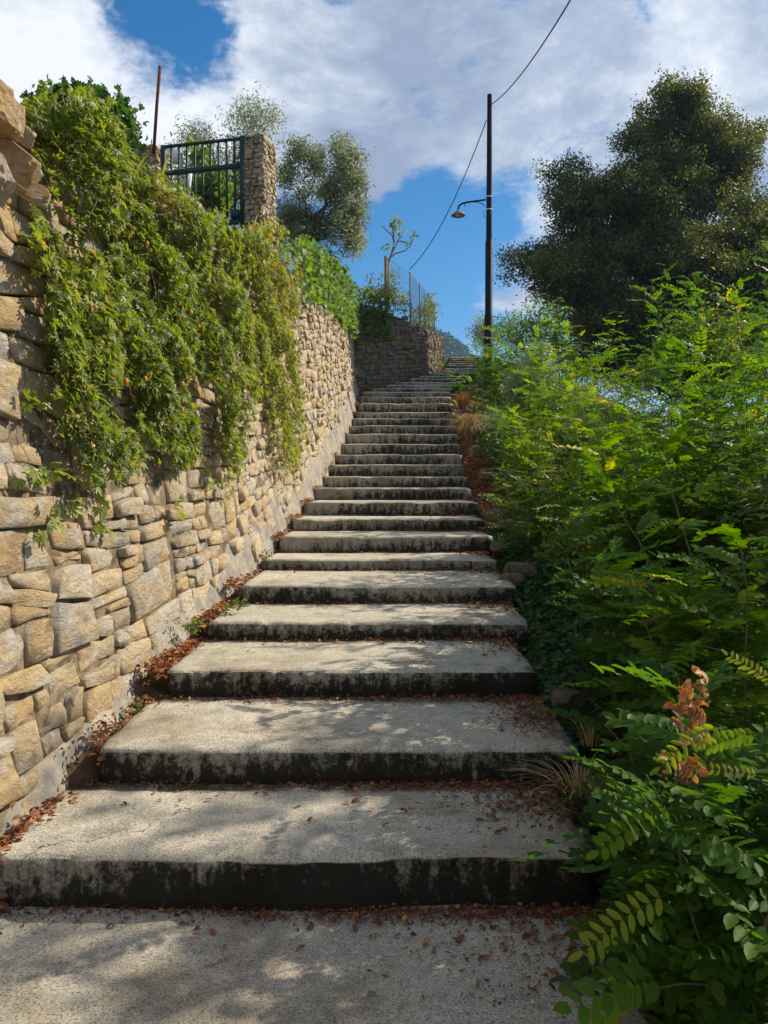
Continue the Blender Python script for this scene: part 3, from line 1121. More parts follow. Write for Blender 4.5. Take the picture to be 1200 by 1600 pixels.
# countable fallen leaves
curl = []
for k in range(6):
    bm_ = MB()
    Vl, Fl = leaf_oval(1, .5 + .1 * (k % 3), .25 + .2 * (k % 2), .2 + .25 * (k % 3))
    Vl = Vl.copy()
    Vl[:, 2] += .12
    bm_.addtri(Vl, Fl, (.05, .3, .45, .6, .8, .98)[k])
    curl.append(bm_.mesh('fallen_leaf', M['dry']))
used_lab = set()
ords = ['bottom landing', 'lowest step', 'second step', 'third step', 'fourth step', 'fifth step']
for i, n in ((-1, 46), (0, 26), (1, 16), (2, 10), (3, 6), (4, 4)):
    for k in range(n):
        zt = SZ[i] if i >= 0 else 0.0
        yf = SD[i] if i >= 0 else 2.1
        yb = SD[i + 1]
        xl, xr = SXL[max(i, 0)], SXR[max(i, 0)]
        if i == -1:
            xl, xr = -.9, .72
        x = rng.uniform(xl + .1, xr - .04) if rng.random() < .55 else xr - abs(rng.normal(0, .35)) - .05
        x = max(x, xl + .05)
        y = rng.uniform(yf + .06, yb - .05) if rng.random() < .4 else yb - .04 - abs(rng.normal(0, .12))
        y = max(y, yf + .06)
        side = 'left end' if x < -.75 else ('left half' if x < -.25 else ('middle' if x < .15 else ('right half' if x < .5 else 'right end')))
        dep = 'back' if y > yb - .12 else ('centre' if y > (yf + yb) / 2 - .1 else 'front')
        for _try in range(12):
            ck = int(rng.integers(6))
            s = rng.uniform(.018, .042)
            if (i, side, dep, ck, s < .026, s < .034) not in used_lab: break
        used_lab.add((i, side, dep, ck, s < .026, s < .034))
        szw = 'small' if s < .026 else ('middling' if s < .034 else 'broad')
        cw_ = ['very dark brown', 'dark russet', 'russet', 'rust coloured', 'light brown', 'pale tan'][ck]
        o = link('fallen_leaf', curl[ck], label='%s %s dead leaf lying at the %s, %s, of the %s' % (szw, cw_, side, dep, ords[i + 1]), cat='leaf', group='fallen leaves on the %s' % ords[i + 1])
        o.location = (x, y, zt + .005)
        o.scale = (s, s, s * rng.uniform(.6, 1.2))
        o.rotation_euler = (rng.uniform(-.2, .2), rng.uniform(-.2, .2), rng.uniform(0, 6.28))

# right bank litter
P = []
while len(P) < 12000:
    y = rng.uniform(2.2, 17)
    d = abs(rng.normal(0, .45))
    x = float(XR(y)) + .02 + d
    if y < 5 and rng.random() < .6: continue
    P.append((x, y, ground_z(x, y) + .015 + rng.uniform(0, .02)))
litter('bank_litter', np.array(P), rng.uniform(.02, .05, len(P)), label='rust brown dead leaves covering the bank right of the steps', kind='stuff', tlo=.1, thi=.9)

# fallen twigs
for k, (px_, py_, a_, ln, wh) in enumerate([(345, 1520, .5, .10, 'at the left of the bottom landing'), (655, 1510, 2.0, .05, 'in the middle of the bottom landing'), (430, 1450, .3, .09, 'along the foot of the lowest riser'), (560, 1235, .1, .07, 'on the lowest step near its back'), (800, 1500, 1.1, .08, 'towards the right end of the bottom landing'), (360, 1320, 1.3, .012, 'on the lowest step')][:5]):
    Y_ = 1.58 / ((py_ - 760) / FPX) if k != 3 else 3.3
    p = at(px_, py_, Y_)
    p.z = .008 if k != 3 else SZ[0] + .006
    b = MB()
    d_ = np.array([math.cos(a_), math.sin(a_), 0])
    q = [np.array(p) + d_ * ln * u + np.array([0, .006 * math.sin(u * 5), .004 * math.sin(u * 3)]) for u in (-.5, -.2, .15, .5)]
    b.tube(q, [.002, .0022, .0018, .001], 5)
    link('twig', b.mesh('twig', M['deadwood']), label='thin dry twig lying %s' % wh, cat='twig', group='fallen twigs')

# rocks edging the right bank
for i, (px, py, Y, s) in enumerate([(815, 885, 6.6, .16), (800, 900, 6.3, .11), (775, 800, 8.6, .13), (790, 815, 8.3, .12), (752, 700, 12.0, .22), (768, 712, 11.8, .18), (880, 1085, 4.0, .09), (780, 850, 7.4, .1), (900, 1500, 2.38, .05), (890, 1540, 2.3, .04), (765, 735, 11.2, .2)]):
    bm = bmesh.new()
    bmesh.ops.create_icosphere(bm, subdivisions=2, radius=1)
    for v in bm.verts:
        n = v.co.normalized()
        k = 1 + .55 * fb(n.x * 1.6 + i * 5, n.y * 1.6, n.z * 1.6, 4)
        v.co = Vector((n.x * k * s * .9, n.y * k * s * .8, max(-.5, min(.55, n.z * k)) * s * .8))
    me = bpy.data.meshes.new('rock')
    bm.to_mesh(me)
    bm.free()
    me.materials.append(M['stone_darkened'])
    a = me.attributes.new('tint', 'FLOAT', 'POINT')
    a.data.foreach_set('value', np.full(len(me.vertices), rng.random(), np.float32))
    wh = ['by the sixth step', 'below the sixth step', 'by the ninth step', 'just under the ninth step', 'under the dry grass tuft', 'behind the dry grass tuft', 'beside the third step', 'by the seventh step', 'at the landing corner', 'nearest the camera by the landing', 'under the silver plant'][i]
    o = link('rock', me, label='grey rough rock edging the right bank %s' % wh, cat='rock', group='rocks edging the bank')
    o.location = at(px, py, Y) - Vector((0, 0, s * .25))

# ================================================================== PASSION VINE ON THE WALL
def wall_samples(wall, n, poly, off_lo, off_hi, t0, t1, zpad=.35):
    t = rng.uniform(t0, t1, n)
    zb, zt = wall.base(t), wall.top(t) + zpad
    z = zb + (zt - zb) * rng.random(n)
    # hummocks: outward bulge from low-frequency noise
    hm = np.array([.5 + .8 * fb(a * 1.6, b * 1.9, 5.0, 3) for a, b in zip(t, z)])
    rel = np.clip((z - zb) / (zt - zb), 0, 1)
    bulge = off_lo + (off_hi - off_lo) * np.clip(hm, 0, 1) * (.35 + .65 * rel)
    off = bulge * (1 - .45 * rng.random(n) ** 2)
    P = wall.pos(t, z, off)
    px = project(P)
    jit = rng.normal(0, 8, px.shape)
    jit[:, 1] += np.array([34 * fb(q[0] / 42, 7.0, q[1] / 300, 3) for q in px]) * (px[:, 1] > 450)
    k = inpoly(px + jit, poly) & (P[:, 1] > .8)
    return P[k], off[k], t[k]


def vine_axes(n, nx=1.0):
    ax = rdirs(n)
    ax[:, 2] -= .55
    ax[:, 0] += .25
    up = rdirs(n) * .75
    up[:, 0] += 1.1 * nx
    up[:, 2] += .65
    return ax, up


vn = empty('passion_vine', (-1.4, 5, 3), label='passionflower vine with orange fruits hanging in a thick curtain over the near wall', cat='vine')
P, off, tt_ = wall_samples(w1, 110000, VINE_PX, .05, .46, 4.5, 12.2)
far = np.clip((P[:, 1] - 5.5) / 4, 0, 1)
keep = rng.random(len(P)) < 1.0
P = P[keep]
far = far[keep]
ax, up = vine_axes(len(P))
sz = rng.uniform(.028, .060, len(P)) * (1 - .1 * far)
bald = np.array([fb(p[1] * 1.5, p[2] * 1.5, 2.0, 3) for p in P])
k = bald > -.40 + .34 * np.clip((project(P)[:, 1] - 470) / 240, 0, 1)
tn = np.clip(rng.normal(.48, .22, len(P)) + .28 * far, 0, 1)
yel = rng.random(len(P)) < .05 + far * .5
V, F, t = scatter(T_PALM, P[k & ~yel], ax[k & ~yel], up[k & ~yel], sz[k & ~yel], tn[k & ~yel])
print('vine leaves', k.sum())
link('leaves', mesh_np('leaves', V, F, M['vine'], t), vn, kind='stuff')
yy = k & yel
V, F, t = scatter(T_OVAL, P[yy], ax[yy], up[yy], sz[yy] * .7, rng.uniform(.1, .95, yy.sum()))
link('yellowing_leaves', mesh_np('yellowing_leaves', V, F, M['vine_y'], t), vn, kind='stuff')
# matted stems behind
b = MB()
for _ in range(140):
    i = rng.integers(len(P))
    p = P[i].copy()
    pts = [p + [-.05, 0, 0]]
    for s in range(6):
        p = p + np.array([rng.normal(-.0, .03), rng.normal(0, .09), -rng.uniform(.03, .12)])
        pts.append(p.copy())
    if inpoly(project(np.array([pts[-1]])), VINE_PX)[0]:
        b.tube(pts, .0022, 4)
link('stems', b.mesh('stems', M['stem']), vn)
# loose sprigs of separate leaves at the edge of the curtain
leafme = []
for k in range(5):
    V, F = leaf_palmate(5, 1.0, .24 + .03 * k, 60 + 6 * k)
    b = MB()
    b.addtri(V, F, .35 + .1 * k)
    leafme.append(b.mesh('leaf', M['vine']))
sprigs = [(28, 610, 75, 640, 14), (30, 735, 70, 760, 12), (85, 720, 90, 745, 6), (60, 790, 95, 850, 10), (110, 740, 120, 800, 8), (150, 760, 175, 830, 14), (95, 600, 105, 700, 12), (275, 780, 285, 810, 8), (345, 700, 365, 775, 14),
          (365, 620, 372, 700, 10), (325, 730, 330, 780, 6), (40, 330, 70, 420, 18), (75, 460, 95, 560, 18), (450, 690, 460, 720, 5), (130, 690, 250, 740, 30)]
for (x1, y1, x2, y2, n) in sprigs:
    for q in range(n):
        px_, py_ = rng.uniform(x1, x2), rng.uniform(y1, y2)
        # find the wall point under this pixel
        best = None
        ts = np.linspace(4.2, 14, 500)
        d = pixdir(px_, py_)
        xx, yv = w1.xy(ts)
        zz = EYE + d.z / d.y * yv
        Pw = w1.pos(ts, zz, .05 + .04 * rng.random())
        e = np.abs(project(Pw)[:, 0] - px_)
        p = Pw[int(np.argmin(e))]
        o = link('leaf', leafme[rng.integers(5)], vn, world=False)
        o.location = Vector(p) - vn.location
        a_, u_ = vine_axes(1)
        m = Matrix(frames(a_, u_)[0].tolist())
        o.rotation_euler = m.to_euler()
        s = rng.uniform(.045, .08)
        o.scale = (s, s, s)
# fruits
fr = bmesh.new()
bmesh.ops.create_uvsphere(fr, u_segments=10, v_segments=8, radius=1)
for v in fr.verts:
    v.co.z *= 1.35
fme = bpy.data.meshes.new('fruit')
fr.to_mesh(fme)
fr.free()
fme.materials.append(M['fruit'])
fme.polygons.foreach_set('use_smooth', np.ones(len(fme.polygons), bool))
for (px_, py_) in [(270, 428), (350, 436), (280, 474), (246, 502), (292, 590), (280, 565), (272, 605), (298, 488), (162, 330), (285, 600), (230, 380), (200, 690), (228, 592), (196, 596), (284, 640), (310, 510), (358, 440), (150, 480), (250, 395), (360, 560), (390, 520)]:
    ts = np.linspace(4.2, 14, 500)
    d = pixdir(px_, py_)
    xx, yv = w1.xy(ts)
    Pw = w1.pos(ts, EYE + d.z / d.y * yv, .24)
    p = Pw[int(np.argmin(np.abs(project(Pw)[:, 0] - px_)))]
    o = link('fruit', fme, vn, world=False)
    o.location = Vector(p) - vn.location
    s = .011 + .004 * rng.random()
    o.scale = (s, s, s)

# yellow creeper on the far part of the wall
# ivy tumbling over the wall top further up
IVY_PX = [(462, 378), (500, 385), (530, 405), (552, 428), (560, 455), (585, 478), (590, 505), (570, 520), (556, 515), (545, 500), (520, 480), (500, 470), (485, 462), (478, 470), (470, 430)]
iv = empty('ivy', (-1.0, 14, 5), label='glossy broad leaved climber spilling over the wall top past the gate pillar', cat='vine')
t = rng.uniform(12.5, w1.L, 26000)
z = w1.top(t) + rng.uniform(-.7, 1.3, len(t))
P = w1.pos(t, z, rng.uniform(-.5, .28, len(t)))
k = inpoly(project(P) + rng.normal(0, 7, (len(P), 2)), IVY_PX) & (np.array([fb(a[1] * 2.2, a[2] * 2.2, 3.0, 3) for a in P]) > -.22)
P = P[k]
print('ivy', len(P))
ax, up = vine_axes(len(P))
V, F, t = scatter(T_IVY, P, ax, up, rng.uniform(.05, .11, len(P)), np.clip(rng.normal(.38, .28, len(P)), 0, 1))
link('leaves', mesh_np('leaves', V, F, M['ivy_l'], t), iv, kind='stuff')
# ivy at the left end of the dark wall
P = w2.pos(rng.uniform(0, 1.3, 900), 6.3 + rng.uniform(-.8, .4, 900), rng.uniform(0, .2, 900))
ax, up = vine_axes(len(P))
V, F, t = scatter(T_IVY, P, ax, up, rng.uniform(.06, .11, len(P)), rng.uniform(0, .8, len(P)))
link('leaves', mesh_np('leaves', V, F, M['ivy_l'], t), iv, kind='stuff')


# ================================================================== generic crown
def crown(lobes, n, per, clr, T, size, flat=1.0, shell=.42, updir=.5, tint=(0.0, 1.0), droop=0.0):
    """lobes: (center, (rx,ry,rz)); n clumps in total; clumps biased to the outside"""
    vol = np.array([r[0] * r[1] * r[2] for c, r in lobes]) ** (2 / 3)
    vol = vol / vol.sum()
    cs = []
    for (c, r), v in zip(lobes, vol):
        m = max(2, int(n * v))
        d = rdirs(m)
        rad = rng.random((m, 1)) ** shell
        cs.append(np.array(c) + d * rad * np.array(r))
    cs = np.concatenate(cs)
    m = len(cs)
    P = np.repeat(cs, per, 0) + rng.normal(0, 1, (m * per, 3)) * clr * np.array([1, 1, flat])
    ctint = np.repeat(rng.uniform(tint[0], tint[1], m), per)
    ax = rdirs(len(P))
    ax[:, 2] -= droop
    up = rdirs(len(P)) * .8
    up[:, 2] += updir
    tn = np.clip(ctint * .5 + rng.uniform(tint[0], tint[1], len(P)) * .5, 0, 1)
    return scatter(T, P, ax, up, rng.uniform(size[0], size[1], len(P)), tn), cs


def limbs(root, cs, r0, nl, up0=.45, seed=0, trunk_top=None):
    """trunk + limbs reaching towards clump centres"""
    rg = np.random.default_rng(seed)
    b = MB()
    root = np.array(root, float)
    ctr = cs.mean(0) if trunk_top is None else np.array(trunk_top, float)
    fork = root + (ctr - root) * up0
    pts = [root + [0, 0, -.3], root + (fork - root) * .33 + rg.normal(0, .05, 3), root + (fork - root) * .7 + rg.normal(0, .05, 3), fork]
    b.tube(pts, [r0 * 1.25, r0, r0 * .85, r0 * .7], 9)
    idx = rg.choice(len(cs), min(nl, len(cs)), replace=False)
    for i in idx:
        e = cs[i]
        m1 = fork + (e - fork) * .35 + rg.normal(0, .06, 3) * np.linalg.norm(e - fork) + [0, 0, .08 * np.linalg.norm(e - fork)]
        m2 = fork + (e - fork) * .7 + rg.normal(0, .05, 3) * np.linalg.norm(e - fork)
        rr = r0 * rg.uniform(.2, .45)
        b.tube([fork, m1, m2, e], [rr, rr * .6, rr * .35, rr * .12], 5)
    return b


def px_lobe(px, py, Y, rx, ry, rd=None):
    k = Y / FPX
    return (tuple(at(px, py, Y)), (rx * k, (rd if rd else rx) * k, ry * k))


def tree(name, label, cat, lobes, root, n, per, clr, T, size, mat, r0=.12, nl=24, group=None, bark='bark', **kw):
    e = empty(name, root, label=label, cat=cat, group=group)
    (V, F, t), cs = crown(lobes, n, per, clr, T, size, **kw)
    link('crown', mesh_np('crown', V, F, M[mat], t), e, kind='stuff')
    b = limbs(root, cs, r0, nl, seed=int(n))
    link('trunk', b.mesh('trunk', M[bark], True), e)
    return e


# holm oak
oak_l = [px_lobe(1085, 205, 23.5, 75, 85), px_lobe(1130, 270, 24.5, 75, 90), px_lobe(1030, 290, 23.5, 90, 80), px_lobe(890, 330, 23.0, 62, 68), px_lobe(860, 400, 23.0, 52, 60), px_lobe(950, 380, 23.5, 95, 95),
         px_lobe(1060, 400, 22, 120, 120), px_lobe(1160, 390, 23, 120, 130), px_lobe(1300, 420, 25.5, 110, 130), px_lobe(1062, 175, 23.5, 45, 52), px_lobe(960, 480, 22, 90, 75), px_lobe(1080, 510, 22.5, 130, 90), px_lobe(1010, 560, 23, 100, 50), px_lobe(1250, 500, 24, 130, 110)]
oak_l += [px_lobe(880, 445, 22.5, 70, 40), px_lobe(960, 520, 22.5, 90, 60), px_lobe(1040, 560, 23, 100, 55)]
sub = []
orng = np.random.default_rng(41)
for c_, r_ in oak_l:
    r_ = np.array(r_)
    for _ in range(max(5, int(4.6 * r_[0] * r_[2]))):
        d_ = orng.normal(0, 1, 3)
        d_ /= np.linalg.norm(d_)
        q_ = orng.uniform(.15, 1.12)
        a_ = orng.uniform(.36, .92)
        sub.append((tuple(np.array(c_) + d_ * r_ * q_), (a_ * 1.15, a_ * 1.15, a_ * .75)))
rt = at(1080, 690, 23)
oak = tree('holm_oak', 'large dark holm oak rising behind the thicket on the right', 'tree', sub, tuple(rt), 4800, 95, .16, T_OAK, (.06, .11), 'oak', r0=.34, nl=70, shell=.5, updir=.5, flat=.8)
# wispy protruding sprays of the oak
# olives behind the gate
ol1 = [px_lobe(395, 190, 13, 42, 42), px_lobe(390, 250, 13, 50, 45), px_lobe(310, 225, 12.5, 40, 32), px_lobe(290, 270, 12.5, 40, 35), px_lobe(350, 300, 13, 60, 45)]
tree('olive_tree', 'grey green olive tree behind the green gate', 'tree', ol1, tuple(at(350, 400, 13)), 300, 40, .10, T_OLIVE, (.05, .085), 'olive', r0=.10, nl=40, updir=.2, shell=.5)
ol2 = [px_lobe(480, 260, 15, 40, 50), px_lobe(530, 250, 15, 42, 50), px_lobe(500, 320, 15, 62, 55), px_lobe(545, 320, 15, 32, 45), px_lobe(460, 320, 15, 40, 50), px_lobe(535, 370, 15, 30, 30), px_lobe(475, 370, 15, 35, 30)]
sub2 = []
for c_, r_ in ol2:
    r_ = np.array(r_)
    for _ in range(9):
        d_ = orng.normal(0, 1, 3)
        d_ /= np.linalg.norm(d_)
        a_ = orng.uniform(.12, .26)
        sub2.append((tuple(np.array(c_) + d_ * r_ * orng.uniform(.3, 1.12)), (a_, a_, a_ * 1.25)))
ol2 = sub2
tree('olive_tree', 'round olive tree just right of the tall gate pillar', 'tree', ol2, tuple(at(470, 440, 15)), 640, 42, .075, T_OLIVE, (.06, .10), 'olive', r0=.08, nl=26, updir=.2, shell=.5)
# background trees right of the lamp
tree('distant_tree', 'pale green tree just left of the lamp post base', 'tree', [px_lobe(752, 515, 30, 14, 20), px_lobe(765, 530, 30, 22, 22)], tuple(at(760, 580, 30)), 60, 40, .18, T_SLIM, (.09, .14), 'olive', nl=10)
tree('distant_tree', 'light green airy tree between the lamp post and the holm oak', 'tree', [px_lobe(800, 515, 27, 30, 22), px_lobe(845, 500, 26, 32, 35), px_lobe(880, 470, 25, 25, 30), px_lobe(840, 545, 26, 45, 25), px_lobe(900, 530, 26, 40, 35)], tuple(at(835, 610, 26)), 240, 34, .17, T_OVAL, (.07, .12), 'ivy_l', nl=30)

# the tree on the slope to the right whose shade dapples the lowest steps
sx_, cy_ = math.sin(SUN_AZ), math.cos(SUN_AZ)
def sunward(x, y, z, r):
    return (x + sx_ * r, y + cy_ * r, z + math.tan(SUN_EL) * r)
def slobe(x, y, z, r, a, b_, c_):
    return (sunward(x, y, z, r), (a, b_, c_))
sh_l = [slobe(.55, 3.7, .3, 9.2, 1.0, 1.0, .8), slobe(.1, 2.9, .1, 9.6, 1.1, 1.1, .9), slobe(-.6, 2.4, .1, 9.8, 1.0, 1.0, .8), slobe(.9, 4.6, .4, 8.8, .9, .9, .7), slobe(.8, 2.3, 0, 8.6, 1.3, 1.3, 1.0), slobe(-1.3, 2.3, .2, 9.4, .9, .8, .8), slobe(1.2, 3.2, .3, 8.2, 1.2, 1.1, .9), slobe(-1.45, 3.1, .3, 9.2, .55, .5, .4)]
rt = (8.6, 8.2, ground_z(8.6, 8.2))
tree('roadside_tree', 'spreading tree on the slope to the right that shades the lowest steps', 'tree', sh_l, rt, 68, 34, .13, T_OVAL, (.07, .13), 'rob', r0=.13, nl=34, shell=.5)

# bushes on the terrace at upper left
tree('terrace_bush', 'dense bush with dark leaves on top of the near wall', 'bush', [px_lobe(150, 195, 4.7, 52, 32), px_lobe(105, 180, 4.6, 45, 25), px_lobe(178, 215, 4.9, 22, 38)], tuple(at(140, 250, 4.7)), 240, 26, .045, T_IVY, (.03, .055), 'ivy', r0=.02, nl=20)
tree('terrace_bush', 'yellow green scrub beside the short left gate pillar', 'bush', [px_lobe(184, 240, 6.5, 14, 40), px_lobe(75, 200, 4.2, 30, 40), px_lobe(100, 235, 4.3, 50, 35)], tuple(at(190, 290, 6.5)), 180, 26, .045, T_OVAL, (.028, .05), 'vine_y', r0=.015, nl=16)
tree('gate_climber', 'climbing plant with pale leaves growing behind the gate bars', 'plant', [px_lobe(340, 300, 10.2, 22, 40), px_lobe(310, 310, 10.2, 30, 28), px_lobe(305, 250, 9.9, 10, 25)], tuple(at(335, 360, 10)), 90, 14, .07, T_IVY, (.05, .09), 'ivy_l', r0=.012, nl=12)
tree('fence_shrub', 'leafy shrub at the left end of the dark wall', 'bush', [px_lobe(590, 455, 20.6, 20, 28), px_lobe(575, 470, 20.2, 12, 22), px_lobe(612, 450, 21, 12, 40), px_lobe(625, 470, 21.4, 14, 25)], tuple(at(595, 490, 20.7)), 70, 26, .10, T_OVAL, (.05, .09), 'vine_y', r0=.03, nl=16)
tree('fence_shrub', 'yellow green shrub growing through the far end of the fence', 'bush', [px_lobe(664, 490, 26.5, 10, 22), px_lobe(673, 480, 27, 9, 22), px_lobe(650, 495, 25, 8, 10)], tuple(at(664, 515, 26.6)), 36, 30, .11, T_OVAL, (.06, .1), 'vine_y', r0=.03, nl=8)

# bare fig-like sapling above the dark wall
sp = empty('bare_sapling', at(605, 480, 20.8), label='nearly bare forked sapling with a few leaf tufts above the dark wall', cat='tree')
b = MB()
Yf = 20.8
def pl(pts, r0, r1):
    q = [at(x, y, Yf + random.uniform(-.1, .1)) for x, y in pts]
    b.tube(q, list(np.linspace(r0, r1, len(q))), 5)
pl([(605, 480), (606, 440), (606, 412), (612, 396), (616, 380)], .05, .025)
pl([(616, 380), (613, 368), (606, 362), (600, 356), (597, 352)], .022, .012)
pl([(612, 396), (622, 375), (628, 368), (636, 360)], .022, .012)
pl([(622, 377), (630, 377), (640, 382), (646, 372), (648, 366)], .02, .012)
pl([(607, 405), (618, 396), (632, 392), (642, 384), (646, 372)], .022, .012)
pl([(616, 380), (614, 352), (618, 342), (622, 336)], .022, .012)
pl([(624, 373), (625, 358), (624, 350)], .012, .01)
link('trunk', b.mesh('trunk', M['deadwood'], True), sp)
P, tt2 = [], []
for (x, y, n, s) in ((617, 352, 40, 5), (619, 345, 16, 4), (613, 346, 14, 3), (619, 362, 20, 4), (646, 368, 22, 4), (604, 388, 16, 3), (636, 378, 10, 3)):
    for _ in range(n):
        P.append(at(x + rng.normal(0, s), y + rng.normal(0, s), Yf + rng.normal(0, .08)))
P = np.array([tuple(p) for p in P])
V, F, t = scatter(T_OVAL, P, rdirs(len(P)), rdirs(len(P), .2, 1), rng.uniform(.06, .12, len(P)), rng.uniform(.4, 1, len(P)))
link('leaves', mesh_np('leaves', V, F, M['ivy_l'], t), sp, kind='stuff')

# ================================================================== GATE + PILLARS
GY = 9.0
gdir = Vector((1, -.23, 0)).normalized()
gr = at(380, 350, GY)                     # bottom of right post
gt = at(380, 214, GY).z
gate = empty('garden_gate', gr, label='dark green iron bar gate between two stone pillars above the vine', cat='gate')
gw = 1.03
z0, z1 = gr.z, gt


def gp(s, z):
    p = gr - gdir * s
    return Vector((p.x, p.y, z))


Rg = Matrix.Rotation(math.atan2(gdir.y, gdir.x), 3, 'Z')


def bar(name, s, za, zb, hw, par=gate, mat='gate', dz=0.0):
    b = MB()
    c = gp(s, (za + zb) / 2)
    b.box(c, (hw, hw, (zb - za) / 2), Rg)
    return link(name, b.mesh(name, M[mat]), par)


def rail(name, sa, sb, z, hh):
    b = MB()
    b.box(gp((sa + sb) / 2, z), ((sb - sa) / 2, .016, hh), Rg)
    return link(name, b.mesh(name, M['gate']), gate)


bar('frame_post', 0, z0 - .05, z1, .028)
bar('frame_post', gw, z0 - .25, z1 + .0, .026)
rail('top_rail', .028, gw - .026, z1 - .015, .014)
rail('middle_rail', .028, gw - .026, z0 + (z1 - z0) * .675, .026)
rail('bottom_rail', .028, gw - .026, z0 + .03, .03)
nb = 10
for k in range(1, nb):
    bar('bar', gw * k / nb, z0 + .03, z1 - .02, .0105)
bL = MB()
bL.box(gp(.10, z0 + .12), (.05, .03, .05), Rg)
link('lock', bL.mesh('lock', M['gate']), gate)


def pillar(label, corner, zt, wx, wy, seed, n=90):
    """corner: front right corner on the ground, stone faced"""
    e = empty('stone_pillar', corner, label=label, cat='pillar', group='gate pillars')
    ux = gdir
    uy = Vector((-gdir.y, gdir.x, 0)).normalized()
    zb = corner.z - .5
    b = MB()
    c = corner - ux * (wx / 2) + uy * (wy / 2)
    b.box((c.x, c.y, (zb + zt) / 2), (wx / 2 - .03, wy / 2 - .03, (zt - zb) / 2 - .01), Rg)
    link('core', b.mesh('core', M['mortar']), e)
    rg = np.random.default_rng(seed)
    for face, (wd, o0, ud, nd) in enumerate(((wx, corner - ux * wx, ux, -uy), (wy, corner, uy, ux), (wx, corner - ux * wx + uy * wy, ux, uy))):
        polys = []
        split(np.array([(0, zb), (wd, zb), (wd, zt), (0, zt)], float), lambda c: (.10, .065), rg, polys)
        for p in polys:
            cc = p.mean(0)
            q = cc + (p - cc) * .9
            P2, O, F = stone_mesh(q, .012 + rg.uniform(-.008, .014), .035, rg)
            V = np.array([np.array(o0) + np.array(ud) * a + np.array(nd) * (o - .0) for (a, z), o in zip(P2, O)])
            V[:, 2] = P2[:, 1]
            b = MB()
            if face == 2: F = [f[::-1] for f in F]
            b.add(V, F, rg.random())
            link('stone', b.mesh('stone', M['stone']), e)
    # lichen-yellow rough cap
    bm = bmesh.new()
    bmesh.ops.create_grid(bm, x_segments=10, y_segments=10, size=.5)
    for v in bm.verts:
        x, y = v.co.x * (wx + .03), v.co.y * (wy + .03)
        p = c + ux * x + uy * y
        ed = 1 if max(abs(v.co.x), abs(v.co.y)) > .49 else 0
        v.co = Vector((p.x, p.y, zt + .02 + .03 * fb(p.x * 8, p.y * 8) - ed * .05))
    me = bpy.data.meshes.new('cap')
    bm.to_mesh(me)
    bm.free()
    me.materials.append(M['cap'])
    link('cap', me, e)
    return e


M['cap'] = simple_mat('lichened_mortar', (.42, .28, .07), (.36, .32, .25), 9)
pc = at(410, 372, 8.93)
pillar('tall square stone pillar right of the green gate', pc, at(410, 207, 8.93).z, .225, .42, 3)
pc2 = at(243, 300, 9.28)
pillar('short broken stone pillar left of the green gate', pc2, at(243, 225, 9.28).z, .29, .35, 5)

# rusty leaning pole
b = MB()
b.tube([at(240, 240, 9.25), at(245, 165, 9.2), at(250, 103, 9.15)], .020, 8)
link('rusty_pole', b.mesh('rusty_pole', M['rust'], True), label='thin rusty iron pole leaning above the short gate pillar', cat='pole')
# pale objects behind gate
b = MB()
b.box(at(274, 243, 9.9), (.10, .03, .09))
link('meter_box', b.mesh('meter_box', M['white']), label='small white box seen through the upper left of the gate', cat='box')
b = MB()
b.box(at(293, 293, 9.7), (.035, .02, .22), Matrix.Rotation(.12, 3, 'Y'))
link('marker_board', b.mesh('marker_board', M['board']), label='narrow pale blue board standing upright behind the gate bars', cat='board')

# iris-like clump under the short pillar
def blades(name, label, base, n, L, spread, mat, wd=.02, cat='plant', group=None, droop=.5, seg=5):
    e = MB()
    base = np.array(base)
    for _ in range(n):
        a = rng.uniform(0, 2 * PI)
        out_ = np.array([math.cos(a), math.sin(a), 0]) * spread * rng.uniform(.15, 1)
        l = L * rng.uniform(.5, 1)
        pts = []
        for s in np.linspace(0, 1, seg):
            pts.append(base + np.array([rng.normal(0, .0), 0, 0]) + out_ * (.25 * s + droop * s * s) * 2 * l + np.array([0, 0, l * (s - droop * .9 * s * s * s)]) + out_ * .08)
        side = np.cross(out_ / (np.linalg.norm(out_) + 1e-9), [0, 0, 1])
        V = []
        for q, s in zip(pts, np.linspace(0, 1, seg)):
            ww = wd * (1 - s ** 2) * .5 + .0006
            V += [q - side * ww, q + side * ww]
        F = [(2 * i, 2 * i + 1, 2 * i + 3, 2 * i + 2) for i in range(seg - 1)]
        e.add(V, F, rng.random())
    return link(name, e.mesh(name, M[mat]), label=label, cat=cat, group=group)


blades('iris_clump', 'clump of sword shaped leaves above the vine left of the gate', at(206, 300, 5.12), 50, .34, .75, 'grass', .028)
blades('iris_clump', 'smaller clump of yellowing sword leaves under the gate', at(248, 312, 5.55), 26, .28, .9, 'grass', .024)
blades('iris_clump', 'withered straw coloured blades at the foot of the tall gate pillar', at(395, 370, 8.5), 20, .28, 1.0, 'straw', .02)
blades('dead_root_ball', 'brown tangle of dead stems hanging under the sword leaves', at(222, 318, 4.95), 90, .20, .9, 'dry', .008, droop=1.2)

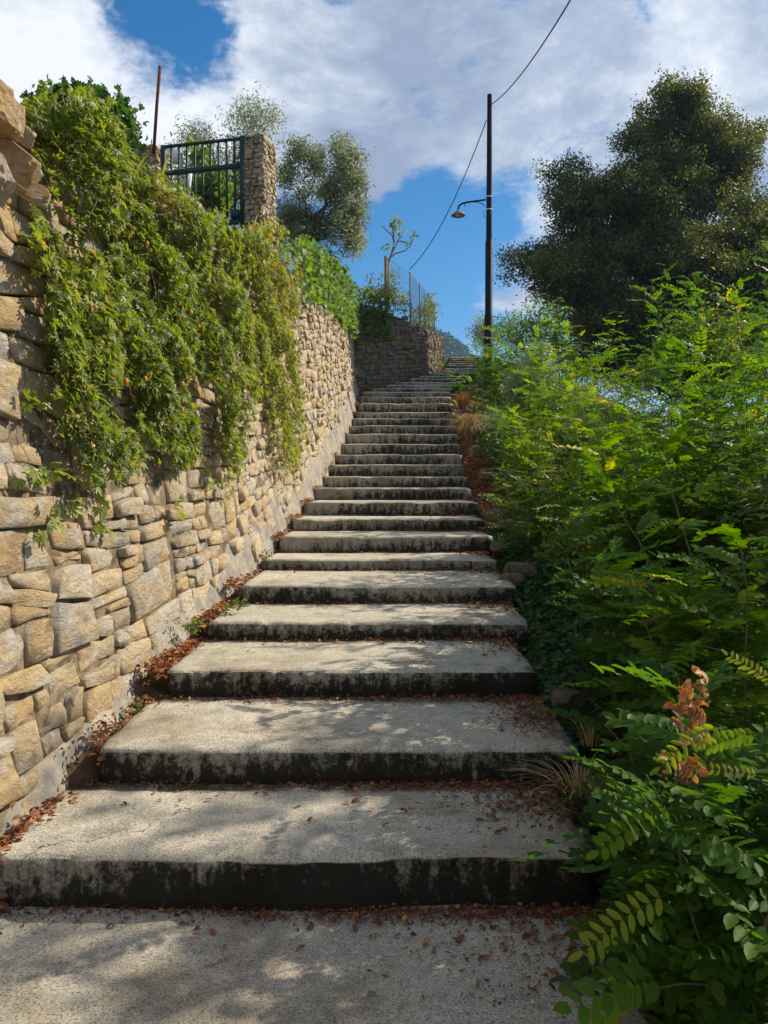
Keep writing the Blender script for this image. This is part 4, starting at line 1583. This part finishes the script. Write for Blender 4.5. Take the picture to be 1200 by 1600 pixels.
# dry grass tufts right and left of the stairs
blades('dry_grass_tuft', 'pale straw grass tuft hanging beside the upper steps on the right', at(733, 668, 12.0), 260, .62, .45, 'straw', .006, cat='grass', droop=1.25)
blades('dry_grass_tuft', 'dry orange grass at the corner where the first wall ends', at(552, 592, 18.6), 160, .4, .6, 'straw', .012, cat='grass')
blades('dry_grass_tuft', 'rusty dry weeds beside the steps above the straw tuft', at(722, 640, 13.6), 160, .5, .6, 'dry', .008, cat='grass', droop=.4)
blades('dry_grass_tuft', 'tangle of dead grass beside the second step', at(905, 1235, 2.95), 130, .16, 1.1, 'straw', .003, cat='grass', droop=.6)
blades('dry_grass_tuft', 'thin dead stems curling beside the third step', at(925, 1165, 3.4), 30, .22, .6, 'straw', .003, cat='grass', droop=.4)

# small weeds along the gutter
for i, (px_, py_, Y, n, s) in enumerate([(385, 812, 8.6, 30, .05), (372, 945, 5.4, 46, .045), (300, 975, 4.9, 60, .055), (352, 952, 5.35, 24, .04), (215, 1105, 3.95, 16, .03), (415, 868, 7.1, 36, .05), (510, 733, 11.6, 30, .06), (465, 778, 9.8, 30, .05)]):
    c = at(px_, py_, Y)
    P = np.array(c) + rng.normal(0, 1, (n, 3)) * np.array([s, s, s * .5])
    V, F, t = scatter(T_OVAL, P, rdirs(n, -.2, .8), rdirs(n, .3, 1), rng.uniform(.02, .04, n), rng.uniform(.2, 1, n))
    wh = ['by the eighth step', 'right in the gutter by the fifth step', 'at the wall foot by the fourth step', 'left of the fifth step corner', 'by the third step', 'by the sixth step', 'by the eleventh step', 'by the ninth step'][i]
    we = empty('weed', c, label='small green weed in the left gutter %s' % wh, cat='weed', group='weeds along the gutter')
    link('leaves', mesh_np('leaves', V, F, M['ivy_l'], t), we, kind='stuff')
    b = MB()
    for q in P[::5]:
        b.tube([np.array(c) - [0, 0, s], (np.array(c) + q) / 2, q], .0015, 4)
    link('stem', b.mesh('stem', M['stem']), we)

# ================================================================== LAMP POST
LY = 18.0
lb = at(763, 600, LY)
lb.z -= .3
lamp = empty('street_lamp', lb, label='tall black street lamp post with a shaded lamp on a curved arm', cat='street lamp')
ztop = at(763, 148, LY).z
zs1 = at(763, 376, LY).z
zs2 = at(763, 492, LY).z
b = MB()
b.lathe((lb.x, LY, 0), [(.105, lb.z), (.105, zs2 - .03), (.088, zs2), (.088, zs1 - .02), (.074, zs1)], 14)
link('lower_pole', b.mesh('lower_pole', M['pole'], True), lamp)
b = MB()
b.lathe((lb.x, LY, 0), [(.072, zs1 - .01), (.058, ztop - .03), (.058, ztop), (.0, ztop + .005)], 14)
link('upper_pole', b.mesh('upper_pole', M['pole'], True), lamp)
b = MB()
arm = [(759, 312), (745, 314), (730, 316), (722, 318), (717, 322), (716, 328)]
b.tube([at(x, y, LY) for x, y in arm], .022, 8)
link('arm', b.mesh('arm', M['pole'], True), lamp)
b = MB()
b.tube([at(x, y, LY) for x, y in [(757, 322), (753, 318), (745, 315.5), (733, 316), (727, 318), (725, 321), (727, 322.5)]], .009, 6)
link('scroll_bracket', b.mesh('scroll_bracket', M['pole'], True), lamp)
lc = at(716, 334, LY)
b = MB()
b.lathe((lc.x, LY, lc.z), [(.025, .10), (.035, .085), (.06, .055), (.165, -.03), (.168, -.045), (.155, -.04), (.06, .03), (.0, .035)], 20)
sh = link('lamp_shade', b.mesh('lamp_shade', M['shade_in'], True), lamp)
b = MB()
b.lathe((lc.x, LY, lc.z), [(.07, -.012), (.075, -.03), (.05, -.055), (0, -.065)], 14)
link('bulb_glass', b.mesh('bulb_glass', M['glass'], True), sh)
for yb_ in (308, 328):
    b = MB()
    zc = at(763, yb_, LY).z
    b.lathe((lb.x, LY, zc), [(.0745, -.012), (.078, -.012), (.078, .012), (.0745, .012)], 14)
    link('cable_tie', b.mesh('cable_tie', M['white'], True), lamp)
b = MB()
b.tube([at(768.2, y, LY - .02) for y in (170, 230, 290, 330, 372)], .010, 5)
link('conduit', b.mesh('conduit', M['shade_in'], True), lamp)
b = MB()
b.tube([at(x, y, LY - .1) for x, y in [(766, 330), (765, 336), (760, 339.5), (756, 338), (755.5, 332), (756, 328)]], .006, 5)
link('drip_loop', b.mesh('drip_loop', M['cable'], True), lamp)

b = MB()
A, B = at(768, 163, LY), at(900, -15, 9.5)
pts = [A.lerp(B, s) + Vector((0, 0, -.35 * 4 * s * (1 - s) * .5)) for s in np.linspace(0, 1, 16)]
b.tube(pts, .011, 5)
link('overhead_cable', b.mesh('overhead_cable', M['cable'], True), label='twisted overhead cable running from the lamp post top towards the camera', cat='cable')
b = MB()
A, B = at(760, 188, LY), at(640, 421, 22.2)
pts = [A.lerp(B, s) + Vector((0, 0, -.9 * 4 * s * (1 - s) * .5)) for s in np.linspace(0, 1, 20)]
b.tube(pts, .012, 5)
link('overhead_cable', b.mesh('overhead_cable', M['cable'], True), label='sagging cable from the lamp post down to the fence above the dark wall', cat='cable')

# ================================================================== FENCE
FP = [(603, 400, 492, 20.4, .045, 'wood'), (641, 425, 503, 22.2, .024, 'wire'), (656, 443, 510, 24.6, .022, 'wire'), (670, 458, 520, 27.2, .022, 'wire'), (679, 478, 522, 30, .022, 'wire')]
fe = empty('wire_fence', at(641, 500, 22.2), label='wire mesh fence on thin posts along the top of the dark wall', cat='fence')
for (x, ya, yb_, Y, r, mt) in FP:
    b = MB()
    b.tube([at(x, yb_ + 6, Y), at(x, ya, Y)], r, 7)
    link('post', b.mesh('post', M[mt], True), fe)
b = MB()
for i in range(len(FP) - 1):
    a0, a1 = at(FP[i][0], FP[i][1] + 2, FP[i][3]), at(FP[i + 1][0], FP[i + 1][1] + 2, FP[i + 1][3])
    b0, b1 = at(FP[i][0], FP[i][2], FP[i][3]), at(FP[i + 1][0], FP[i + 1][2], FP[i + 1][3])
    for h in np.linspace(0, 1, 9):
        b.tube([a0.lerp(b0, h), a1.lerp(b1, h)], .0035, 3, cap=False)
    nn = int((a1 - a0).length / .14)
    for k in range(nn):
        s = k / nn
        b.tube([a0.lerp(a1, s), b0.lerp(b1, s)], .0035, 3, cap=False)
link('wire_mesh', b.mesh('wire_mesh', M['wire']), fe)

# ================================================================== ROBINIA THICKET
def gp_(px, Y):
    x = (px - 600) / FPX * Y
    return (x, Y, ground_z(x, Y))


CL_near = [leaf_compound(7 + k % 3, 1.0, .20, .105, True, .30 + .08 * k, k) for k in range(4)]
CL_far = [leaf_compound(6 + k, 1.0, .22, .12, False, .3 + .1 * k, 10 + k) for k in range(3)]


def shoot_paths(base, n, H, lean, rg, spread=.5):
    out_ = []
    for _ in range(n):
        a = rg.uniform(0, 2 * PI)
        b0 = np.array(base) + np.array([math.cos(a), math.sin(a), 0]) * spread * rg.uniform(0, 1)
        h = H * rg.uniform(.6, 1.0)
        l = np.array([math.cos(a), math.sin(a), 0]) * rg.uniform(.05, .35) + np.array(lean)
        pts = [b0 + l * h * s * s + np.array([0, 0, h * s]) + rg.normal(0, .012, 3) for s in np.linspace(0, 1, 7)]
        out_.append(np.array(pts))
        # side branches
        for k in range(rg.integers(2, 5)):
            s = rg.uniform(.3, .85)
            p = b0 + l * h * s * s + np.array([0, 0, h * s])
            aa = rg.uniform(0, 2 * PI)
            ll = h * rg.uniform(.18, .38) * (1.1 - s * .5)
            dd = np.array([math.cos(aa), math.sin(aa), .55])
            q = [p + dd * ll * u + np.array([0, 0, -.25 * ll * u * u]) for u in np.linspace(0, 1, 4)]
            out_.append(np.array(q))
    return out_


def robinia(name, label, base, n, H, lean=(0, 0, 0), L=(.16, .26), near=False, mat='rob', spread=.5, step=.055, seed=1, cat='shrub', group='robinia saplings of the right hand thicket', start=.12, indiv=0, stemr=.008, keep=None):
    rg = np.random.default_rng(seed)
    e = empty(name, base, label=label, cat=cat, group=group)
    paths = shoot_paths(base, n, H, lean, rg, spread)
    b = MB()
    P, A = [], []
    for q in paths:
        ln = np.linalg.norm(np.diff(q, axis=0), axis=1).sum()
        r = stemr * (.6 + .5 * ln / max(H, .1))
        b.tube(q, list(np.linspace(r, r * .3, len(q))), 5)
        m = max(2, int(ln / step))
        ph = rg.uniform(0, 6)
        for k in range(m):
            s = start + (1 - start) * (k + .5) / m
            f = s * (len(q) - 1)
            i = min(int(f), len(q) - 2)
            p = q[i] + (q[i + 1] - q[i]) * (f - i)
            a = ph + k * 2.4
            P.append(p)
            A.append((math.cos(a), math.sin(a), rg.uniform(.0, .7) * (.5 + s)))
    P, A = np.array(P), np.array(A) + rg.normal(0, .18, (len(P), 3))
    if keep is not None:
        kk = keep(P)
        P, A = P[kk], A[kk]
    up = np.tile([0, 0, 1.0], (len(P), 1)) + rg.normal(0, .22, (len(P), 3))
    sz = rg.uniform(L[0], L[1], len(P))
    tn = np.clip(rg.normal(.42, .16, len(P)) + .25 * fb(base[0] * 3, base[1] * 3), 0, .93)
    tn[rg.random(len(P)) < .015] = 1.0
    CLs = CL_near if near else CL_far
    w_ = rg.integers(0, len(CLs), len(P))
    if indiv:
        pr = project(P)
        vis = (pr[:, 0] > -60) & (pr[:, 0] < 1260) & (pr[:, 1] > 0) & (pr[:, 1] < 1660) & (P[:, 1] > .7)
        dist = np.where(vis, np.linalg.norm(P - np.array([0, 0, EYE]), axis=1), 999)
        order = np.argsort(dist)[:indiv]
        order = order[dist[order] < 900]
        mes = {}
        Rm = frames(A, up)
        for i in order:
            key = (int(w_[i]), int(min(3, tn[i] * 4)))
            if key not in mes:
                c_ = CLs[key[0]]
                mes[key] = mesh_np('leaf', c_[0], c_[1], M[mat], c_[2] + (key[1] + .5) / 4.4)
            o = link('leaf', mes[key], e, world=False)
            o.location = Vector(P[i]) - Vector(base)
            o.rotation_euler = Matrix(Rm[i].tolist()).to_euler()
            o.scale = (sz[i],) * 3
        rest = np.ones(len(P), bool)
        rest[order] = False
    else:
        rest = np.ones(len(P), bool)
    L_ = []
    for k in range(len(CLs)):
        kk = rest & (w_ == k)
        if kk.sum():
            L_.append(scatter(CLs[k], P[kk], A[kk], up[kk], sz[kk], tn[kk]))
    if L_:
        V, F, t = joinparts(L_)
        link('foliage', mesh_np('foliage', V, F, M[mat], t), e, kind='stuff')
    link('stems', b.mesh('stems', M['stem'], True), e)
    LAST.append(e)
    return len(P)


LAST = []


def gp2(px, Y, dz=0.0):
    """ground point in the column of a pixel"""
    x = (px - 600) / FPX * Y
    return (x, Y, ground_z(x, Y) + dz)


tot = 0
M['rob_b'] = leafmat('robinia_leaf_mid_green', [(0.0, (.035, .095, .02)), (0.5, (.075, .17, .028)), (0.85, (.15, .24, .04)), (1.0, (.30, .24, .05))], .48)
M['rob_c'] = leafmat('robinia_leaf_dusty', [(0.0, (.05, .10, .025)), (0.5, (.11, .17, .04)), (0.85, (.20, .25, .06)), (1.0, (.34, .24, .06))], .48)
tree('broadleaf_bush', 'pale leaved bush between the lamp foot and the tall robinia', 'bush', [px_lobe(838, 585, 14, 30, 45), px_lobe(815, 610, 14, 26, 30)], gp_(830, 14), 130, 30, .08, T_OVAL, (.05, .085), 'silver', r0=.02, nl=18)
tree('broadleaf_bush', 'small leaved bright bush below the centre of the oak', 'bush', [px_lobe(1085, 545, 10, 50, 40), px_lobe(1050, 585, 10, 40, 35), px_lobe(1120, 580, 10, 45, 40)], gp_(1080, 10), 240, 32, .08, T_OVAL, (.04, .075), 'ivy_l', r0=.03, nl=24)
tree('broadleaf_bush', 'dull green bramble like bush low in the middle of the thicket', 'bush', [px_lobe(900, 860, 6.3, 50, 50), px_lobe(950, 900, 5.9, 50, 40)], gp_(920, 6.2), 130, 26, .06, T_OVAL, (.04, .07), 'rob_c', r0=.015, nl=24)
# far row (px, Y, top py, n shoots, lean)
rows = [
    # near the lamp foot
    (772, 16.6, 560, 8, 'rob', (0, 0, 0), 'robinia sapling at the foot of the lamp post'),
    (780, 16.0, 530, 10, 'rob', (0, 0, 0), 'feathery robinia right of the lamp post foot'),
    (835, 15.0, 540, 12, 'rob', (0, 0, 0), 'bushy robinia behind the pale silver plant'),
    (800, 14.2, 610, 7, 'rob', (0, 0, 0), 'low robinia overhanging the upper steps'),
    (890, 13.0, 500, 12, 'rob', (0, 0, 0), 'tall robinia in front of the dark oak at its left'),
    (960, 12.0, 600, 12, 'rob', (0, 0, 0), 'robinia under the dark centre of the oak'),
    (825, 11.0, 640, 10, 'rob', (0, 0, 0), 'robinia above the brown leaf bank, uphill'),
    (900, 9.6, 600, 12, 'rob', (0, 0, 0), 'yellow tinged robinia in the middle of the thicket'),
    (1030, 10.5, 560, 14, 'rob', (0, 0, 0), 'robinia against the trunk shadow of the oak'),
    (1120, 11.5, 430, 14, 'rob', (0, 0, 0), 'tall robinia below the right half of the oak'),
    (1190, 10.0, 430, 12, 'rob', (0, 0, 0), 'robinia at the right edge under the oak'),
    (860, 7.6, 720, 9, 'rob', (0, 0, 0), 'robinia right beside the brown leaf bank'),
    (960, 7.2, 640, 12, 'rob', (0, 0, 0), 'bright robinia in the sunny heart of the thicket'),
    (1080, 7.0, 540, 13, 'rob', (0, 0, 0), 'tall bright robinia right of the thicket heart'),
    (1180, 6.5, 455, 12, 'rob', (0, 0, 0), 'bright robinia towards the right frame edge'),
]
for i, (px_, Y, pt, n, mt, lean, lab) in enumerate(rows):
    base = gp2(px_, Y)
    H = (at(px_, pt, Y).z - base[2]) * 1.08
    tot += robinia('robinia', lab, base, int(n * 1.35), H, lean, (.15, .26), False, ('rob', 'rob_b', 'rob', 'rob_c')[i % 4], spread=.16 + Y * .045, step=.055, seed=100 + i)
rows2 = [
    (985, 5.2, 760, 9, (0, 0, 0), 'robinia above the dark ivy patch'),
    (1080, 4.9, 650, 11, (0, 0, 0), 'leafy robinia at middle right above the shade'),
    (1175, 4.4, 540, 10, (0, 0, 0), 'leafy robinia cut by the right frame edge at mid height'),
    (1040, 3.7, 880, 8, (-.05, 0, 0), 'shaded robinia behind the withered sprig'),
    (1150, 3.2, 800, 9, (-.05, 0, 0), 'shaded robinia beside the withered sprig at the right edge'),
]
for i, (px_, Y, pt, n, lean, lab) in enumerate(rows2):
    base = gp2(px_, Y)
    H = (at(px_, pt, Y).z - base[2]) * 1.08
    tot += robinia('robinia', lab, base, int(n * 1.2), H, lean, (.18, .30), True, ('rob_b', 'rob', 'rob_c')[i % 3], spread=.3, step=.055, seed=300 + i, indiv=70)
# nearest, bottom right
for i, (px_, Y, pt, n, lean, lab) in enumerate([(1130, 2.25, 1080, 7, (-.12, -.05, 0), 'large leaved robinia low in the bottom right corner'), (1230, 1.9, 1000, 7, (-.10, 0, 0), 'large leaved robinia at the right frame edge nearest the camera'),
                                                 (1080, 2.75, 1150, 6, (-.15, 0, 0), 'low robinia beside the lowest step')]):
    base = gp2(px_, Y)
    H = at(px_, pt, Y).z - base[2]
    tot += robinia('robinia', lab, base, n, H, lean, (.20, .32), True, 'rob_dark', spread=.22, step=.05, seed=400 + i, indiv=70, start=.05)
near_e = LAST[-3]
M['yel'] = leafmat('yellowing_robinia_leaf', [(0.0, (.16, .22, .02)), (0.6, (.26, .30, .03)), (1.0, (.42, .34, .05))], .5)
yl = [mesh_np('yellowing_leaf', c_[0], c_[1], M['yel'], c_[2] + .25 + .18 * k_) for k_, c_ in enumerate([leaf_compound(8 + k % 3, 1.0, .17, .062, True, .25 + .1 * k, 31 + k) for k in range(4)])]
for k, (x1, y1, x2, y2, Y1) in enumerate([(1132, 1125, 1030, 1200, 1.75), (1060, 1395, 900, 1485, 1.72), (1215, 1080, 1150, 1015, 1.8), (1190, 1215, 1120, 1190, 1.75), (1040, 1270, 930, 1330, 1.8), (1190, 1150, 1100, 1160, 1.7), (1010, 1540, 905, 1600, 1.7)]):
    p, q = at(x1, y1, Y1), at(x2, y2, Y1 + .02 * (k % 3))
    d_ = q - p
    o = link('leaf', yl[k % 4], near_e, world=False)
    if k < 4: o['label'] = 'yellowing compound leaf'
    if k >= 4: o.data = mesh_np('leaf', CL_near[k % 4][0], CL_near[k % 4][1], M['rob'], CL_near[k % 4][2] + .6) 
    o.location = p - near_e.location
    up_ = np.array([[-.15, -.75, .65]])
    o.rotation_euler = Matrix(frames(np.array([tuple(d_.normalized())]), up_)[0].tolist()).to_euler()
    o.scale = (d_.length,) * 3
print('compound leaves', tot)

# tall shoot rising in front of the oak
e0 = gp2(1150, 7.5)
robinia('robinia', 'single tall robinia shoot standing up against the oak crown', e0, 2, at(1145, 385, 7.5).z - e0[2], (0, 0, 0), (.2, .3), True, 'rob', spread=.05, step=.09, seed=77, start=.35)
e0 = gp2(905, 9.0)
robinia('robinia', 'pointed robinia shoot standing up against the oak at its lower left', e0, 2, at(905, 500, 9.0).z - e0[2], (0, 0, 0), (.2, .3), True, 'rob', spread=.05, step=.07, seed=78, start=.35)

# yellow leafed weeds, dry brown sprigs in the thicket
def spray(name, label, px_, py_, Y, r, n, T, size, mat, cat='plant', tl=(0, 1), stem='deadwood', ns=6, group=None, sl=1.2):
    c = at(px_, py_, Y)
    e = empty(name, c, label=label, cat=cat, group=group)
    k = Y / FPX
    P = np.array(c) + rng.normal(0, .5, (n, 3)) * np.array([r[0] * k, r[0] * k, r[1] * k])
    ax = rdirs(n)
    ax[:, 2] -= .4
    V, F, t = scatter(T, P, ax, rdirs(n, .0, 1), rng.uniform(size[0], size[1], n), rng.uniform(tl[0], tl[1], n))
    link('leaves', mesh_np('leaves', V, F, M[mat], t), e, kind='stuff')
    b = MB()
    gz = ground_z(c.x, c.y)
    for _ in range(ns):
        q = P[rng.integers(n)]
        b.tube([(c.x, c.y, max(gz, c.z - sl)), ((c.x + q[0]) / 2 + rng.normal(0, .02), (c.y + q[1]) / 2, (max(gz, c.z - sl) + q[2]) / 2), q], [.004 if sl > 1 else .002, .003 if sl > 1 else .0015, .001], 4)
    link('stems', b.mesh('stems', M[stem]), e)


spray('withered_sprig', 'withered brown sprig hanging in the dark right foreground', 1085, 1105, 1.85, (24, 60), 70, T_DRY, (.018, .036), 'dry', tl=(.35, 1), sl=.10)
spray('withered_sprig', 'second withered brown sprig above the lowest robinia leaves', 1075, 1195, 1.85, (28, 22), 26, T_DRY, (.018, .036), 'dry', tl=(.35, 1), sl=.05)
spray('withered_sprig', 'rusty withered foliage under the oak in the thicket', 940, 606, 11.4, (45, 16), 120, T_SLIM, (.05, .09), 'dry', tl=(.2, .8))
spray('withered_sprig', 'orange dry weeds beside the uppermost straight steps', 735, 628, 13.9, (30, 26), 150, T_SLIM, (.05, .09), 'dry', tl=(.4, 1))
spray('yellow_weed', 'yellow leaved weed glowing in the middle of the thicket', 860, 700, 8.6, (26, 50), 90, T_OVAL, (.03, .05), 'vine_y', tl=(.6, 1), stem='stem')
spray('yellow_weed', 'yellow leaved weed lower in the thicket', 925, 790, 7.0, (24, 60), 110, T_OVAL, (.025, .045), 'vine_y', tl=(.6, 1), stem='stem')
spray('yellow_weed', 'small yellowing creeper under the right half of the oak', 1130, 500, 9.5, (40, 60), 80, T_OVAL, (.05, .08), 'vine_y', tl=(.6, 1), stem='stem')
spray('silver_plant', 'silvery grey leaved plant above the straw grass tuft', 772, 655, 12.4, (26, 22), 420, T_SLIM, (.04, .08), 'silver', stem='stem')
spray('climber', 'dark green shrub mass filling the bank below the silver plant', 775, 690, 11.5, (34, 36), 420, T_OVAL, (.05, .08), 'ivy', stem='stem')

# ground ivy spreading down the right edge of the lower steps
gi = empty('ground_ivy', (1.3, 4.5, .4), label='dark ivy carpeting the bank beside the lower right step ends', cat='ivy')
P = []
n = 0
while len(P) < 9000:
    y = rng.uniform(2.3, 8.5)
    d = abs(rng.normal(.28, .42))
    x = float(XR(y)) + d - (.10 if 3.8 < y < 5.2 else .0)
    z = ground_z(x, y)
    hgt = .10 + .28 * min(1, max(0, d) * 1.2) * (.6 + .8 * max(0, fb(x * 2, y * 2)))
    P.append((x, y, max(z, float(G(y)) - .2) + rng.uniform(.3, 1) * hgt))
P = np.array(P)
ax = rdirs(len(P), -.6, .3)
up = rdirs(len(P), .2, 1)
up[:, 2] += .4
V, F, t = scatter(T_IVY, P, ax, up, rng.uniform(.025, .055, len(P)), rng.uniform(0, .8, len(P)))
link('leaves', mesh_np('leaves', V, F, M['ivy'], t), gi, kind='stuff')

# undergrowth filling beneath the robinias
P = []
for _ in range(16000):
    y = rng.uniform(1.5, 18)
    d = .35 + abs(rng.normal(0, 1.5))
    x = float(XR(y)) + d
    P.append((x, y, ground_z(x, y) + rng.uniform(0, .55) * min(1, d)))
P = np.array(P)
ax = rdirs(len(P), -.4, .6)
up = rdirs(len(P), .1, 1)
V, F, t = scatter(T_OVAL, P, ax, up, rng.uniform(.04, .09, len(P)), rng.uniform(0, .9, len(P)))
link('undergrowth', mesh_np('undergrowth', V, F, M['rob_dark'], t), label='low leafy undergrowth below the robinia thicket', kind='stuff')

# ================================================================== FAR HILL
hr = np.random.default_rng(5)
def hill_z(x, y):
    u = (x - 20) / 120
    ridge = 113 * math.exp(-(max(0, x - 12) / 85) ** 2) + 4 * fb(x * .015, 1.0)
    f = max(0, min(1, (y - 260) / 170))
    return -25 + (ridge + 0) * (f * f * (3 - 2 * f)) * 1.0


hx = np.arange(-420, 420, 14)
hy = np.arange(230, 466, 8)
link('wooded_hill', sheet(lambda x, y: (x, y, hill_z(x, y)), hx, hy, M['hill'], name='wooded_hill'), kind='structure')
# forest on it: clumped crowns of large leaf sprays
cs_ = []
for _ in range(2600):
    x = hr.uniform(5, 110)
    y = hr.uniform(330, 455)
    r = hr.uniform(1.6, 3.0)
    c_ = np.array([x, y, hill_z(x, y) + r * .9])
    d_ = hr.normal(0, 1, (26, 3))
    d_ /= np.linalg.norm(d_, axis=1, keepdims=True)
    cs_.append(c_ + d_ * np.array([r, r, r * 1.2]) * hr.uniform(.7, 1.05, (26, 1)))
P = np.concatenate(cs_)
V, F, t = scatter(T_OAK, P, rdirs(len(P)), rdirs(len(P), -.2, 1), rng.uniform(1.1, 2.0, len(P)), np.clip(np.repeat(hr.random(2600), 26) * .7 + rng.random(len(P)) * .4, 0, 1))
link('hill_forest', mesh_np('hill_forest', V, F, M['far'], t), label='bluish wooded ridge far beyond the top of the steps', kind='stuff')

# air
hz = MB()
hz.box((0, 80, 40), (500, 390, 92))
hm_, ht, ho = newmat('air')
pv = ht.n('ShaderNodeVolumePrincipled')
pv.inputs['Color'].default_value = (.38, .62, 1.0, 1)
pv.inputs['Density'].default_value = .00042
pv.inputs['Anisotropy'].default_value = .2
ht.l(pv.outputs[0], ho.inputs['Volume'])
link('haze', hz.mesh('haze', hm_), kind='stuff')
